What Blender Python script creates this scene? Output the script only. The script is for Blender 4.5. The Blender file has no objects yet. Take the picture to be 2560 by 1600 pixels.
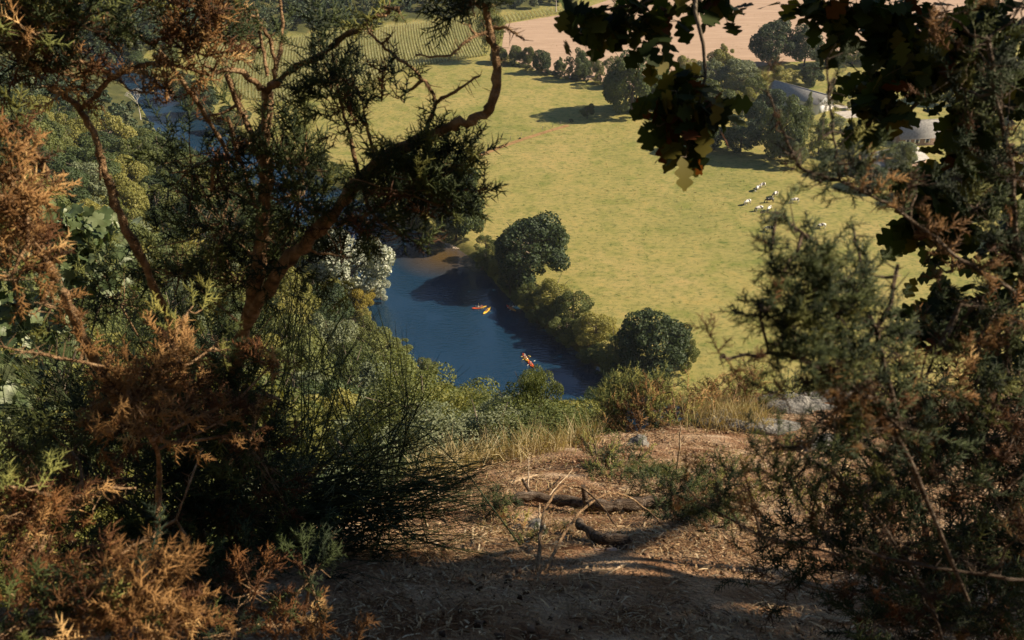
import bpy, math, random
import numpy as np
R_ = math.radians
random.seed(7); RNG = np.random.default_rng(7)
SC = bpy.context.scene; COL = SC.collection
# ------------------------------------------------------------------ camera
FPX = 35/36*2560; CAM = np.array([0., 0., 135.]); TH = R_(30)
XA = np.array([1., 0, 0]); FA = np.array([0, math.cos(TH), -math.sin(TH)]); UA = np.array([0, math.sin(TH), math.cos(TH)])
def P(px, py, d):                       # photograph direction + distance -> world point
    return CAM + d*(FA + (px-1280)/FPX*XA - (py-800)/FPX*UA)
def W(px, py, z=0.):
    v = FA + (px-1280)/FPX*XA - (py-800)/FPX*UA
    return CAM + v*((z-CAM[2])/v[2])
def proj(p):
    q = np.asarray(p) - CAM; d = q@FA
    return 1280 + (q@XA)/d*FPX, 800 - (q@UA)/d*FPX, d
cam = bpy.data.cameras.new('camera'); co = bpy.data.objects.new('camera', cam); COL.objects.link(co)
co.location = CAM; co.rotation_euler = (R_(60), 0, 0)
cam.lens = 35; cam.sensor_width = 36; cam.clip_start = .05; cam.clip_end = 5000
cam.dof.use_dof = True; cam.dof.focus_distance = 45; cam.dof.aperture_fstop = 9.0
SC.camera = co
# ------------------------------------------------------------------ light
SEL, SAZ = R_(34.5), R_(5)               # elevation; azimuth from +X toward +Y
SUN = np.array([math.cos(SEL)*math.cos(SAZ), math.cos(SEL)*math.sin(SAZ), math.sin(SEL)])
sl = bpy.data.lights.new('sun', 'SUN'); sl.energy = 5.0; sl.angle = R_(.53); sl.color = (1, .83, .6)
so = bpy.data.objects.new('sun', sl); COL.objects.link(so); so.location = (60, 0, 200)
from mathutils import Vector, Matrix
so.rotation_euler = Vector(SUN).to_track_quat('Z', 'Y').to_euler()
wd = bpy.data.worlds.new('World'); SC.world = wd; wd.use_nodes = True
nt = wd.node_tree; bg = nt.nodes['Background']; sky = nt.nodes.new('ShaderNodeTexSky')
sky.sky_type = 'NISHITA'; sky.sun_disc = False; sky.sun_elevation = SEL; sky.sun_rotation = math.pi/2-SAZ
sky.air_density = 1.0; sky.dust_density = .1; sky.ozone_density = 3.0
nt.links.new(sky.outputs[0], bg.inputs[0]); bg.inputs[1].default_value = .05
SC.view_settings.view_transform = 'Standard'; SC.view_settings.look = 'None'; SC.view_settings.exposure = .97
SC.render.engine = 'CYCLES'
SC.cycles.max_bounces = 6; SC.cycles.transparent_max_bounces = 8
# ------------------------------------------------------------------ tags
def tag(o, label=None, cat=None, group=None, kind=None):
    if label: o['label'] = label
    if cat: o['category'] = cat
    if group: o['group'] = group
    if kind: o['kind'] = kind
    return o
def empty(name, loc, rz=0., sc=None):
    o = bpy.data.objects.new(name, None); COL.objects.link(o); o.location = loc; o.rotation_euler = (0, 0, rz)
    o.empty_display_size = .2
    if sc is not None: o.scale = sc
    return o
def copy_tree(o, parent=None):
    c = o.copy(); COL.objects.link(c)
    if parent is not None: c.parent = parent
    for ch in list(o.children): copy_tree(ch, c)
    return c
# ------------------------------------------------------------------ mesh builder
class MB:
    def __init__(s): s.v = []; s.f = []; s.a = []; s.n = 0
    def add(s, v, f, a=.5):
        v = np.array(v, float).reshape(-1, 3); f = np.asarray(f, int).reshape(-1, 3)
        if np.isscalar(a): a = np.full(len(v), a)
        s.v.append(v); s.f.append(f+s.n); s.a.append(np.asarray(a, float)); s.n += len(v)
    def quads(s, v, q, a=.5):
        q = np.asarray(q, int).reshape(-1, 4)
        s.add(v, np.concatenate([q[:, [0, 1, 2]], q[:, [0, 2, 3]]]), a)
    def tube(s, pts, rad, n=6, a=.5, cap=True):
        pts = np.asarray(pts, float); m = len(pts)
        rad = np.broadcast_to(np.asarray(rad, float), (m,)) if np.ndim(rad) else np.full(m, rad)
        t = np.gradient(pts, axis=0); t /= np.linalg.norm(t, axis=1)[:, None]+1e-12
        ref = np.array([.31, .17, .93]); ref = ref if abs(t.mean(0)@ref) < .9*np.linalg.norm(t.mean(0))+.01 else np.array([1., .1, 0])
        u = np.cross(t, ref); u /= np.linalg.norm(u, axis=1)[:, None]+1e-12; w = np.cross(t, u)
        an = np.arange(n)*2*math.pi/n
        ring = pts[:, None] + rad[:, None, None]*(np.cos(an)[None, :, None]*u[:, None]+np.sin(an)[None, :, None]*w[:, None])
        i = np.arange(m-1)[:, None]*n; j = np.arange(n)[None]; k = (j+1) % n
        q = np.stack([i+j, i+k, i+n+k, i+n+j], -1).reshape(-1, 4)
        v = ring.reshape(-1, 3)
        s.quads(v, q, a)
        if cap and n > 3:
            s.add(v[-n:], [[0, x, x+1] for x in range(1, n-1)], a)
            s.add(v[:n], [[0, x+1, x] for x in range(1, n-1)], a)
    def tubes(s, pts, rad, n=3, a=.5):    # many tubes at once: pts (N,m,3), rad (m,)
        pts = np.asarray(pts, float)
        if not len(pts): return
        N, m = pts.shape[:2]; t = np.gradient(pts, axis=1); t /= np.linalg.norm(t, axis=2, keepdims=True)+1e-12
        ref = np.where(np.abs(t.mean(1)[:, 2:]) < .85, np.array([[.1, .1, .98]]), np.array([[1., .1, 0]]))
        u = np.cross(t, ref[:, None]); u /= np.linalg.norm(u, axis=2, keepdims=True)+1e-12; w = np.cross(t, u)
        an = np.arange(n)*2*math.pi/n; r = np.asarray(rad, float).reshape((1, m, 1, 1))
        ring = pts[:, :, None]+r*(np.cos(an)[None, None, :, None]*u[:, :, None]+np.sin(an)[None, None, :, None]*w[:, :, None])
        i = np.arange(m-1)[:, None]*n; j = np.arange(n)[None]; k = (j+1) % n
        q = np.stack([i+j, i+k, i+n+k, i+n+j], -1).reshape(-1, 4); q = (q[None]+(np.arange(N)*m*n)[:, None, None]).reshape(-1, 4)
        s.quads(ring.reshape(-1, 3), q, a if np.isscalar(a) else np.repeat(a, m*n))
    def box(s, lo, hi, a=.5, M=None, o=None):
        lo = np.asarray(lo, float); hi = np.asarray(hi, float)
        v = np.array([[lo[0] if x == 0 else hi[0], lo[1] if y == 0 else hi[1], lo[2] if z == 0 else hi[2]] for z in (0, 1) for y in (0, 1) for x in (0, 1)])
        if M is not None: v = v@np.asarray(M).T
        if o is not None: v = v+o
        s.quads(v, [[0, 2, 3, 1], [4, 5, 7, 6], [0, 1, 5, 4], [2, 6, 7, 3], [0, 4, 6, 2], [1, 3, 7, 5]], a)
    def inst(s, tv, tf, M, L, a=None):    # many copies of a template: M (N,3,3), L (N,3)
        N = len(L); v = np.einsum('nij,vj->nvi', M, tv) + L[:, None]
        f = (tf[None] + (np.arange(N)*len(tv))[:, None, None]).reshape(-1, 3)
        a = RNG.random(N) if a is None else a
        s.add(v.reshape(-1, 3), f, np.repeat(a, len(tv)))
    def mesh(s, name, mats, smooth=False):
        me = bpy.data.meshes.new(name)
        v = np.concatenate(s.v); f = np.concatenate(s.f); a = np.concatenate(s.a)
        me.vertices.add(len(v)); me.vertices.foreach_set('co', v.astype(np.float32).ravel())
        me.loops.add(f.size); me.loops.foreach_set('vertex_index', f.astype(np.int32).ravel())
        me.polygons.add(len(f)); me.polygons.foreach_set('loop_start', np.arange(0, f.size, 3, dtype=np.int32))
        me.polygons.foreach_set('loop_total', np.full(len(f), 3, np.int32))
        if smooth: me.polygons.foreach_set('use_smooth', np.ones(len(f), bool))
        at = me.attributes.new('v', 'FLOAT', 'POINT'); at.data.foreach_set('value', a.astype(np.float32))
        me.update(calc_edges=True)
        for m in (mats if isinstance(mats, (list, tuple)) else [mats]): me.materials.append(m)
        return me
    def obj(s, name, mat, parent=None, smooth=False, loc=None):
        if not s.n: return None
        if loc is not None: s.v = [x-np.asarray(loc) for x in s.v]
        o = bpy.data.objects.new(name, s.mesh(name, mat, smooth)); COL.objects.link(o)
        if parent is not None: o.parent = parent
        if loc is not None and parent is None: o.location = loc
        return o
def rotmats(dirs, roll=None, sc=1.):    # matrices whose z axis is dirs
    d = dirs/np.linalg.norm(dirs, axis=1)[:, None]; N = len(d)
    r = RNG.normal(size=(N, 3)); u = np.cross(d, r); u /= np.linalg.norm(u, axis=1)[:, None]+1e-9; w = np.cross(d, u)
    M = np.stack([u, w, d], -1)
    return M*np.broadcast_to(np.asarray(sc, float).reshape(-1, 1, 1) if np.ndim(sc) else sc, (N, 1, 1))
# ------------------------------------------------------------------ materials
def mat(name): m = bpy.data.materials.new(name); m.use_nodes = True; n = m.node_tree.nodes; n.clear(); return m, n, m.node_tree.links
def ramp(n, stops):
    r = n.new('ShaderNodeValToRGB'); e = r.color_ramp.elements
    while len(e) < len(stops): e.new(.5)
    for x, (p, c) in zip(e, stops): x.position = p; x.color = (*c, 1)
    return r
def leafmat(name, cols, trans=.35, rough=.6, objrand=.5, spec=.25):
    m, n, l = mat(name); out = n.new('ShaderNodeOutputMaterial')
    at = n.new('ShaderNodeAttribute'); at.attribute_name = 'v'; oi = n.new('ShaderNodeObjectInfo')
    mx = n.new('ShaderNodeMath'); mx.operation = 'MULTIPLY_ADD'; mx.inputs[1].default_value = objrand; l.new(oi.outputs['Random'], mx.inputs[0])
    m2 = n.new('ShaderNodeMath'); m2.operation = 'MULTIPLY'; m2.inputs[1].default_value = 1-objrand
    l.new(at.outputs['Fac'], m2.inputs[0]); l.new(m2.outputs[0], mx.inputs[2])
    k = len(cols); r = ramp(n, [(i/(k-1), c) for i, c in enumerate(cols)]); l.new(mx.outputs[0], r.inputs[0])
    b = n.new('ShaderNodeBsdfPrincipled'); b.inputs['Roughness'].default_value = rough; b.inputs['Specular IOR Level'].default_value = spec
    l.new(r.outputs[0], b.inputs['Base Color'])
    if trans > 0:
        t = n.new('ShaderNodeBsdfTranslucent'); g = n.new('ShaderNodeMix'); g.data_type = 'RGBA'; g.blend_type = 'MULTIPLY'; g.inputs[0].default_value = 1
        l.new(r.outputs[0], g.inputs[6]); g.inputs[7].default_value = (1.25, 1.15, .5, 1); l.new(g.outputs[2], t.inputs[0])
        s = n.new('ShaderNodeMixShader'); s.inputs[0].default_value = trans; l.new(b.outputs[0], s.inputs[1]); l.new(t.outputs[0], s.inputs[2]); l.new(s.outputs[0], out.inputs[0])
    else: l.new(b.outputs[0], out.inputs[0])
    return m
def solid(name, cols, scale=6., rough=.8, bump=.3, spec=.2, stretch=None, bscale=None, coord='Object', detail=6.):
    m, n, l = mat(name); out = n.new('ShaderNodeOutputMaterial'); tc = n.new('ShaderNodeTexCoord'); mp = n.new('ShaderNodeMapping')
    l.new(tc.outputs[coord], mp.inputs[0])
    if stretch: mp.inputs['Scale'].default_value = stretch
    no = n.new('ShaderNodeTexNoise'); no.inputs['Scale'].default_value = scale; no.inputs['Detail'].default_value = detail; l.new(mp.outputs[0], no.inputs[0])
    k = len(cols); r = ramp(n, [(.28+.44*i/max(1, k-1), c) for i, c in enumerate(cols)]); l.new(no.outputs[0], r.inputs[0])
    b = n.new('ShaderNodeBsdfPrincipled'); b.inputs['Roughness'].default_value = rough; b.inputs['Specular IOR Level'].default_value = spec
    l.new(r.outputs[0], b.inputs['Base Color'])
    if bump:
        nb = n.new('ShaderNodeTexNoise'); nb.inputs['Scale'].default_value = bscale or scale*3; nb.inputs['Detail'].default_value = 5; l.new(mp.outputs[0], nb.inputs[0])
        bp = n.new('ShaderNodeBump'); bp.inputs['Strength'].default_value = bump; bp.inputs['Distance'].default_value = .05; l.new(nb.outputs[0], bp.inputs['Height']); l.new(bp.outputs[0], b.inputs['Normal'])
    l.new(b.outputs[0], out.inputs[0]); return m
M = {}
M['oak_dark'] = leafmat('foliage_dark', [(.028, .048, .024), (.066, .096, .036), (.125, .155, .05)], .3)
M['mid'] = leafmat('foliage_mid', [(.06, .085, .03), (.13, .155, .05), (.22, .235, .08)], .35)
M['yellow'] = leafmat('foliage_yellowgreen', [(.11, .125, .035), (.23, .23, .065), (.36, .33, .11)], .38)
M['gold'] = leafmat('foliage_golden', [(.14, .11, .015), (.26, .2, .03), (.3, .27, .06)], .35)
M['pale'] = leafmat('foliage_greygreen', [(.1, .13, .075), (.18, .21, .12), (.27, .29, .18)], .3)
M['white'] = leafmat('foliage_silver', [(.17, .2, .14), (.36, .39, .31), (.58, .6, .5)], .2, objrand=.0)
M['blue'] = leafmat('foliage_bluegreen', [(.025, .045, .03), (.055, .085, .045), (.1, .13, .06)], .25)
M['bark'] = solid('bark', [(.05, .04, .03), (.12, .095, .07), (.2, .17, .13)], 18, .9, .5, stretch=(1, 1, .25))
M['limb'] = solid('gorse_bark', [(.08, .05, .028), (.26, .16, .085), (.46, .32, .19)], 30, .85, .7, bscale=120)
M['gorse'] = leafmat('gorse_green', [(.011, .02, .01), (.03, .048, .018), (.065, .085, .024), (.13, .135, .03)], .15, objrand=0)
M['gorsey'] = leafmat('gorse_yellowgreen', [(.13, .16, .05), (.26, .27, .08), (.4, .35, .1)], .3, objrand=0)
M['dry'] = leafmat('gorse_dead', [(.045, .018, .006), (.18, .09, .03), (.37, .21, .08), (.56, .38, .17)], .15, objrand=0)
M['drydk'] = leafmat('gorse_rust', [(.04, .018, .008), (.12, .05, .018), (.24, .11, .035)], .15, objrand=0)
M['broom'] = leafmat('broom_stem', [(.012, .022, .008), (.03, .045, .014), (.06, .07, .02)], 0, objrand=0)
M['oakleaf'] = leafmat('oak_leaf', [(.012, .02, .008), (.028, .044, .012), (.05, .072, .016), (.13, .11, .02)], .42, .6, 0, .12)
M['rustleaf'] = leafmat('oak_leaf_rust', [(.05, .02, .008), (.1, .035, .012), (.16, .07, .02)], .3, .6, 0, .12)
M['paleleaf'] = leafmat('maple_leaf', [(.05, .08, .03), (.12, .16, .07), (.24, .28, .16)], .25, .45, 0, .4)
M['straw'] = leafmat('straw', [(.2, .15, .07), (.36, .29, .15), (.5, .44, .28)], .2, objrand=0)
M['litter'] = leafmat('litter_bits', [(.07, .03, .012), (.19, .11, .05), (.34, .24, .13), (.5, .4, .26)], .0, objrand=0)
M['corn'] = leafmat('corn_leaf', [(.26, .28, .14), (.42, .43, .23), (.56, .55, .34)], .4, objrand=0)
M['rock'] = solid('grey_rock', [(.06, .058, .055), (.15, .145, .135), (.3, .285, .26)], 7, .95, 1., .1, bscale=30)
M['deadwood'] = solid('dead_wood', [(.03, .022, .016), (.12, .085, .06), (.26, .21, .17)], 14, .9, .9, stretch=(.3, 3, 3), bscale=40)
M['stick'] = solid('pale_stick', [(.18, .12, .07), (.34, .25, .16), (.5, .42, .32)], 20, .8, .4)
# ground
def groundmat():
    m, n, l = mat('ground'); out = n.new('ShaderNodeOutputMaterial'); g = n.new('ShaderNodeNewGeometry')
    def noise(sc, det=6., rough=.6, st=None):
        mp = n.new('ShaderNodeMapping'); l.new(g.outputs['Position'], mp.inputs[0])
        if st: mp.inputs['Scale'].default_value = st
        x = n.new('ShaderNodeTexNoise'); x.inputs['Scale'].default_value = sc; x.inputs['Detail'].default_value = det; x.inputs['Roughness'].default_value = rough; l.new(mp.outputs[0], x.inputs[0]); return x
    a = noise(.022, 5); b = noise(.5, 8, .75, (1, 1.6, 1)); c = noise(.13, 8, .7)
    r1 = ramp(n, [(.3, (.235, .22, .075)), (.5, (.295, .255, .092)), (.7, (.35, .28, .115))]); l.new(a.outputs[0], r1.inputs[0])
    r2 = ramp(n, [(.33, (.36, .5, .42)), (.47, (.86, .9, .85)), (.6, (1.06, 1.04, 1.0))]); l.new(b.outputs[0], r2.inputs[0])
    r3 = ramp(n, [(.34, (.66, .8, .62)), (.5, (.97, .98, .95)), (.56, (1, 1, 1)), (.7, (1.12, 1.02, .95))]); l.new(c.outputs[0], r3.inputs[0])
    def mul(x, y):
        k = n.new('ShaderNodeMix'); k.data_type = 'RGBA'; k.blend_type = 'MULTIPLY'; k.inputs[0].default_value = 1; l.new(x, k.inputs[6]); l.new(y, k.inputs[7]); return k.outputs[2]
    e5 = noise(.9, 3, .5); r5 = ramp(n, [(.3, (.45, .58, .42)), (.38, (1, 1, 1))]); l.new(e5.outputs[0], r5.inputs[0])
    mead = mul(mul(mul(r1.outputs[0], r2.outputs[0]), r3.outputs[0]), r5.outputs[0])
    r4 = ramp(n, [(.3, (.03, .035, .015)), (.55, (.08, .085, .03)), (.75, (.15, .12, .05))]); l.new(c.outputs[0], r4.inputs[0])
    at = n.new('ShaderNodeAttribute'); at.attribute_name = 'v'
    k = n.new('ShaderNodeMix'); k.data_type = 'RGBA'; l.new(at.outputs['Fac'], k.inputs[0]); l.new(mead, k.inputs[6]); l.new(r4.outputs[0], k.inputs[7])
    p = n.new('ShaderNodeBsdfPrincipled'); p.inputs['Roughness'].default_value = .9; p.inputs['Specular IOR Level'].default_value = .1; l.new(k.outputs[2], p.inputs['Base Color'])
    d = noise(1.6, 8, .8); bp = n.new('ShaderNodeBump'); bp.inputs['Strength'].default_value = .5; bp.inputs['Distance'].default_value = .35; l.new(d.outputs[0], bp.inputs['Height']); l.new(bp.outputs[0], p.inputs['Normal'])
    l.new(p.outputs[0], out.inputs[0]); return m
M['ground'] = groundmat()
M['ledge'] = solid('ledge_soil', [(.08, .032, .014), (.22, .12, .065), (.36, .235, .145), (.52, .39, .27)], 3.1, .95, 1., .1, bscale=45, coord='Object', detail=12)
def plowmat():
    m, n, l = mat('ploughed_soil'); out = n.new('ShaderNodeOutputMaterial'); g = n.new('ShaderNodeNewGeometry')
    mp = n.new('ShaderNodeMapping'); mp.inputs['Rotation'].default_value = (0, 0, R_(-4)); l.new(g.outputs['Position'], mp.inputs[0])
    w = n.new('ShaderNodeTexWave'); w.bands_direction = 'Y'; w.inputs['Scale'].default_value = .13; w.inputs['Distortion'].default_value = 1.2; w.inputs['Detail'].default_value = 3; l.new(mp.outputs[0], w.inputs[0])
    mq = n.new('ShaderNodeMapping'); mq.inputs['Scale'].default_value = (.05, .5, 1); l.new(mp.outputs[0], mq.inputs[0])
    no = n.new('ShaderNodeTexNoise'); no.inputs['Scale'].default_value = 1.; no.inputs['Detail'].default_value = 8; no.inputs['Roughness'].default_value = .7; l.new(mq.outputs[0], no.inputs[0])
    r = ramp(n, [(.3, (.35, .245, .175)), (.5, (.42, .3, .215)), (.7, (.5, .365, .27))]); l.new(no.outputs[0], r.inputs[0])
    k = n.new('ShaderNodeMix'); k.data_type = 'RGBA'; k.blend_type = 'MULTIPLY'; k.inputs[0].default_value = .13; l.new(r.outputs[0], k.inputs[6]); l.new(w.outputs[0], k.inputs[7])
    p = n.new('ShaderNodeBsdfPrincipled'); p.inputs['Roughness'].default_value = 1; p.inputs['Specular IOR Level'].default_value = .05; l.new(k.outputs[2], p.inputs['Base Color']); l.new(p.outputs[0], out.inputs[0]); return m
M['plow'] = plowmat()
def watermat():
    m, n, l = mat('river_water'); out = n.new('ShaderNodeOutputMaterial'); g = n.new('ShaderNodeNewGeometry')
    sh = W(1110, 640); vs = n.new('ShaderNodeVectorMath'); vs.operation = 'DISTANCE'; vs.inputs[1].default_value = (sh[0], sh[1], 0); l.new(g.outputs['Position'], vs.inputs[0])
    mr = n.new('ShaderNodeMapRange'); mr.inputs[1].default_value = 2; mr.inputs[2].default_value = 16; l.new(vs.outputs['Value'], mr.inputs[0])
    k = n.new('ShaderNodeMix'); k.data_type = 'RGBA'; k.inputs[6].default_value = (.085, .055, .022, 1); k.inputs[7].default_value = (.008, .03, .062, 1); l.new(mr.outputs[0], k.inputs[0])
    p = n.new('ShaderNodeBsdfPrincipled'); p.inputs['IOR'].default_value = 1.7; p.inputs['Roughness'].default_value = .05; l.new(k.outputs[2], p.inputs['Base Color'])
    mp = n.new('ShaderNodeMapping'); mp.inputs['Scale'].default_value = (.5, 1.2, 1); mp.inputs['Rotation'].default_value = (0, 0, R_(12)); l.new(g.outputs['Position'], mp.inputs[0])
    a = n.new('ShaderNodeTexNoise'); a.inputs['Scale'].default_value = 1.1; a.inputs['Detail'].default_value = 4; l.new(mp.outputs[0], a.inputs[0])
    b = n.new('ShaderNodeTexNoise'); b.inputs['Scale'].default_value = .06; b.inputs['Detail'].default_value = 3; l.new(g.outputs['Position'], b.inputs[0])
    q = n.new('ShaderNodeMapRange'); q.inputs[1].default_value = .35; q.inputs[2].default_value = .65; q.inputs[3].default_value = .06; q.inputs[4].default_value = .9; l.new(b.outputs[0], q.inputs[0])
    bp = n.new('ShaderNodeBump'); bp.inputs['Distance'].default_value = .3; l.new(q.outputs[0], bp.inputs['Strength']); l.new(a.outputs[0], bp.inputs['Height']); l.new(bp.outputs[0], p.inputs['Normal'])
    l.new(p.outputs[0], out.inputs[0]); return m
M['water'] = watermat()
# ------------------------------------------------------------------ terrain
LB = [(120, 90), (250, 155), (320, 222), (355, 272), (385, 325), (450, 382), (530, 440), (625, 510), (720, 590), (805, 670), (880, 752), (940, 830), (1030, 905), (1130, 985), (1230, 1035), (1400, 1070), (1560, 1105), (1800, 1150), (2300, 1200)]
RB = [(160, 60), (290, 115), (375, 185), (430, 232), (500, 288), (600, 342), (700, 390), (800, 440), (900, 505), (1000, 560), (1085, 596), (1150, 622), (1205, 665), (1262, 735), (1335, 800), (1410, 852), (1490, 912), (1560, 962), (1700, 1020), (1950, 1080), (2400, 1120)]
LBw = np.array([W(*p)[:2] for p in LB]); RBw = np.array([W(*p)[:2] for p in RB])
LBw = np.vstack([LBw, LBw[-1]+[350, -20]]); RBw = np.vstack([RBw, RBw[-1]+[350, -20]])
def smooth_pl(a, k=4):
    for _ in range(2):
        b = [a[0]]
        for i in range(len(a)-1): b += [a[i]*.75+a[i+1]*.25, a[i]*.25+a[i+1]*.75]
        a = np.array(b+[a[-1]])
    return a
LBw = smooth_pl(LBw); RBw = smooth_pl(RBw)
RIV = np.vstack([LBw, RBw[::-1]])
NEAR = np.vstack([LBw, [[600, -400], [-900, -400], [-900, 900], LBw[0]+[-400, 300]]])
def inpoly(poly, x, y):
    r = np.zeros(x.shape, bool); n = len(poly)
    for i in range(n):
        x0, y0 = poly[i]; x1, y1 = poly[(i+1) % n]
        if y0 == y1: continue
        c = ((y0 > y) != (y1 > y)) & (x < (x1-x0)*(y-y0)/(y1-y0)+x0); r ^= c
    return r
def pdist(pl, x, y):
    d = np.full(x.shape, 1e9)
    for i in range(len(pl)-1):
        a = pl[i]; b = pl[i+1]-a; L = b@b+1e-9
        t = np.clip(((x-a[0])*b[0]+(y-a[1])*b[1])/L, 0, 1)
        d = np.minimum(d, np.hypot(x-a[0]-t*b[0], y-a[1]-t*b[1]))
    return d
LIP = np.array([(-9, -6), (-3.2, 1.0), (-1.5, 3), (-.9, 4.2), (-.66, 5.6), (-.1, 6.9), (.83, 7.6), (2, 8.5), (4.1, 11), (8, 13), (14, 15), (30, 14)])
LEDGEP = np.vstack([LIP, [[30, -60], [-60, -60], [-60, -6]]])
WF = np.array([W(*p)[:2] for p in [(-200, 175), (200, 165), (300, 150), (480, 132), (690, 100), (850, 80), (1000, 64), (1200, 43), (1420, 16), (1500, -8), (1750, -70), (2300, -190), (3200, -250)]])
WFP = np.vstack([WF, [[1500, 1000], [1500, 2500], [-1500, 2500], [-1500, 500]]])
def vnoise(x, y, s, seed=0):
    return (np.sin(x/s+seed*1.7+1.3*np.sin(y/s*.8+seed))+np.sin(y/s*1.13+seed*2.3+1.1*np.sin(x/s*.9+seed*.7)))*.5
def hledge(x, y):
    x = np.asarray(x, float); y = np.asarray(y, float); le = inpoly(LEDGEP, x, y); sd = np.where(le, 0, pdist(LIP, x, y))
    return 135-1.3-.57*np.maximum(y, -1)-1.35*sd + .06*vnoise(x, y, .5, 3)+.1*vnoise(x, y, 1.3, 5)
def height(x, y):
    x = np.asarray(x, float); y = np.asarray(y, float); shp = x.shape; x = np.atleast_1d(x); y = np.atleast_1d(y)
    dl = pdist(LBw, x, y); dr = pdist(RBw, x, y); inr = inpoly(RIV, x, y); near = inpoly(NEAR, x, y) & ~inr
    db = np.minimum(dl, dr)
    h = np.where(inr, -1.4*np.clip(db/3, 0, 1)-.02, 1.5*np.clip(db/2.5, 0, 1)**.7+.02)
    hill = 1.5*np.clip(dl/3, 0, 1)+118*(np.clip(dl-4, 0, 230)/170)**1.3+1.2*vnoise(x, y, 9)*np.clip(dl/30, 0, 1)
    hill = np.where(y > 250, np.minimum(hill, 60+.2*dl), hill)
    h = np.where(near, hill, h)
    wf = inpoly(WFP, x, y) & ~near & ~inr
    dw = pdist(WF, x, y); h = np.where(wf, np.minimum(1.5+.33*dw, 150), h)
    le = inpoly(LEDGEP, x, y); sd = np.where(le, 0, pdist(LIP, x, y))
    hl = hledge(x, y)
    hl = np.where(near | le, hl, -99)
    h = np.maximum(h, hl)
    return h.reshape(shp) if shp else float(h[0])
def grid(name, xs, ys, m, zfun, kind='structure'):
    X, Y = np.meshgrid(xs, ys); Z, A = zfun(X, Y); v = np.stack([X, Y, Z], -1).reshape(-1, 3)
    nx = len(xs); i = (np.arange(len(ys)-1)[:, None]*nx+np.arange(nx-1)[None]).reshape(-1)
    mb = MB(); mb.quads(v, np.stack([i, i+1, i+nx+1, i+nx], -1), A.reshape(-1))
    o = mb.obj(name, m, smooth=True); tag(o, kind=kind); return o
def tfun(X, Y):
    Z = height(X, Y); A = (inpoly(NEAR, X, Y) | inpoly(WFP, X, Y)).astype(float)
    ins = (X > -5.6) & (X < 13.6) & (Y > -2.4) & (Y < 15.6)
    Z = np.where(ins, Z-2.2, Z); Z = np.where(np.abs(Z) > 0, Z, Z)
    dr = pdist(RBw, X, Y); A = np.maximum(A, .75*np.clip(1-dr/4, 0, 1)); return Z, A
def steps(*seg):
    o = [seg[0]]
    for a, st in zip(seg[1::2], seg[2::2]):
        k = max(1, round((a-o[-1])/st)); o += list(np.linspace(o[-1], a, k+1)[1:])
    return np.array(o)
grid('ground', steps(-1500, -500, 60, -230, 8, 110, 1.6, 400, 8, 1500, 60), steps(-400, -60, 20, 140, 5, 460, 1.6, 720, 6, 2400, 80), M['ground'], tfun)
def nfun(X, Y):
    Z = height(X, Y)+.012*vnoise(X, Y, .09, 2)+.02*vnoise(X, Y, .21, 7)
    e = np.minimum(np.minimum(X+6, 14-X), np.minimum(Y+3, 16-Y)); Z = np.where(e < .1, Z-3.0, Z)
    return Z, np.full(Z.shape, .5)
grid('rocky_ledge_ground', np.arange(-6, 14.01, .07), np.arange(-3, 16.01, .07), M['ledge'], nfun)
# water sheet
def sheet(name, poly, z, m, kind='structure'):
    me = bpy.data.meshes.new(name); me.from_pydata([(p[0], p[1], z) for p in poly], [], [list(range(len(poly)))])
    import bmesh
    bm = bmesh.new(); bm.from_mesh(me); bmesh.ops.triangulate(bm, faces=bm.faces[:]); bmesh.ops.recalc_face_normals(bm, faces=bm.faces[:])
    for f in bm.faces:
        if f.normal.z < 0: f.normal_flip()
    bm.to_mesh(me); bm.free(); me.materials.append(m)
    o = bpy.data.objects.new(name, me); COL.objects.link(o); tag(o, kind=kind); return o
wx = np.array([[-900, 150], [900, 150], [900, 900], [-900, 900]])
rv = sheet('river', RIV, 0., M['water'])
sheet('ploughed_field', [W(x, y, 1.58)[:2] for x, y in [(1262, 60), (1425, 33), (1520, 0), (1560, -40), (2300, -170), (3100, -200), (3300, 60), (2500, 95), (2260, 120), (2150, 140), (2060, 152), (1960, 155), (1850, 175), (1720, 200), (1660, 235), (1560, 215), (1500, 203), (1400, 192), (1330, 172), (1280, 148), (1255, 118)]], 1.58, M['plow'])
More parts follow.
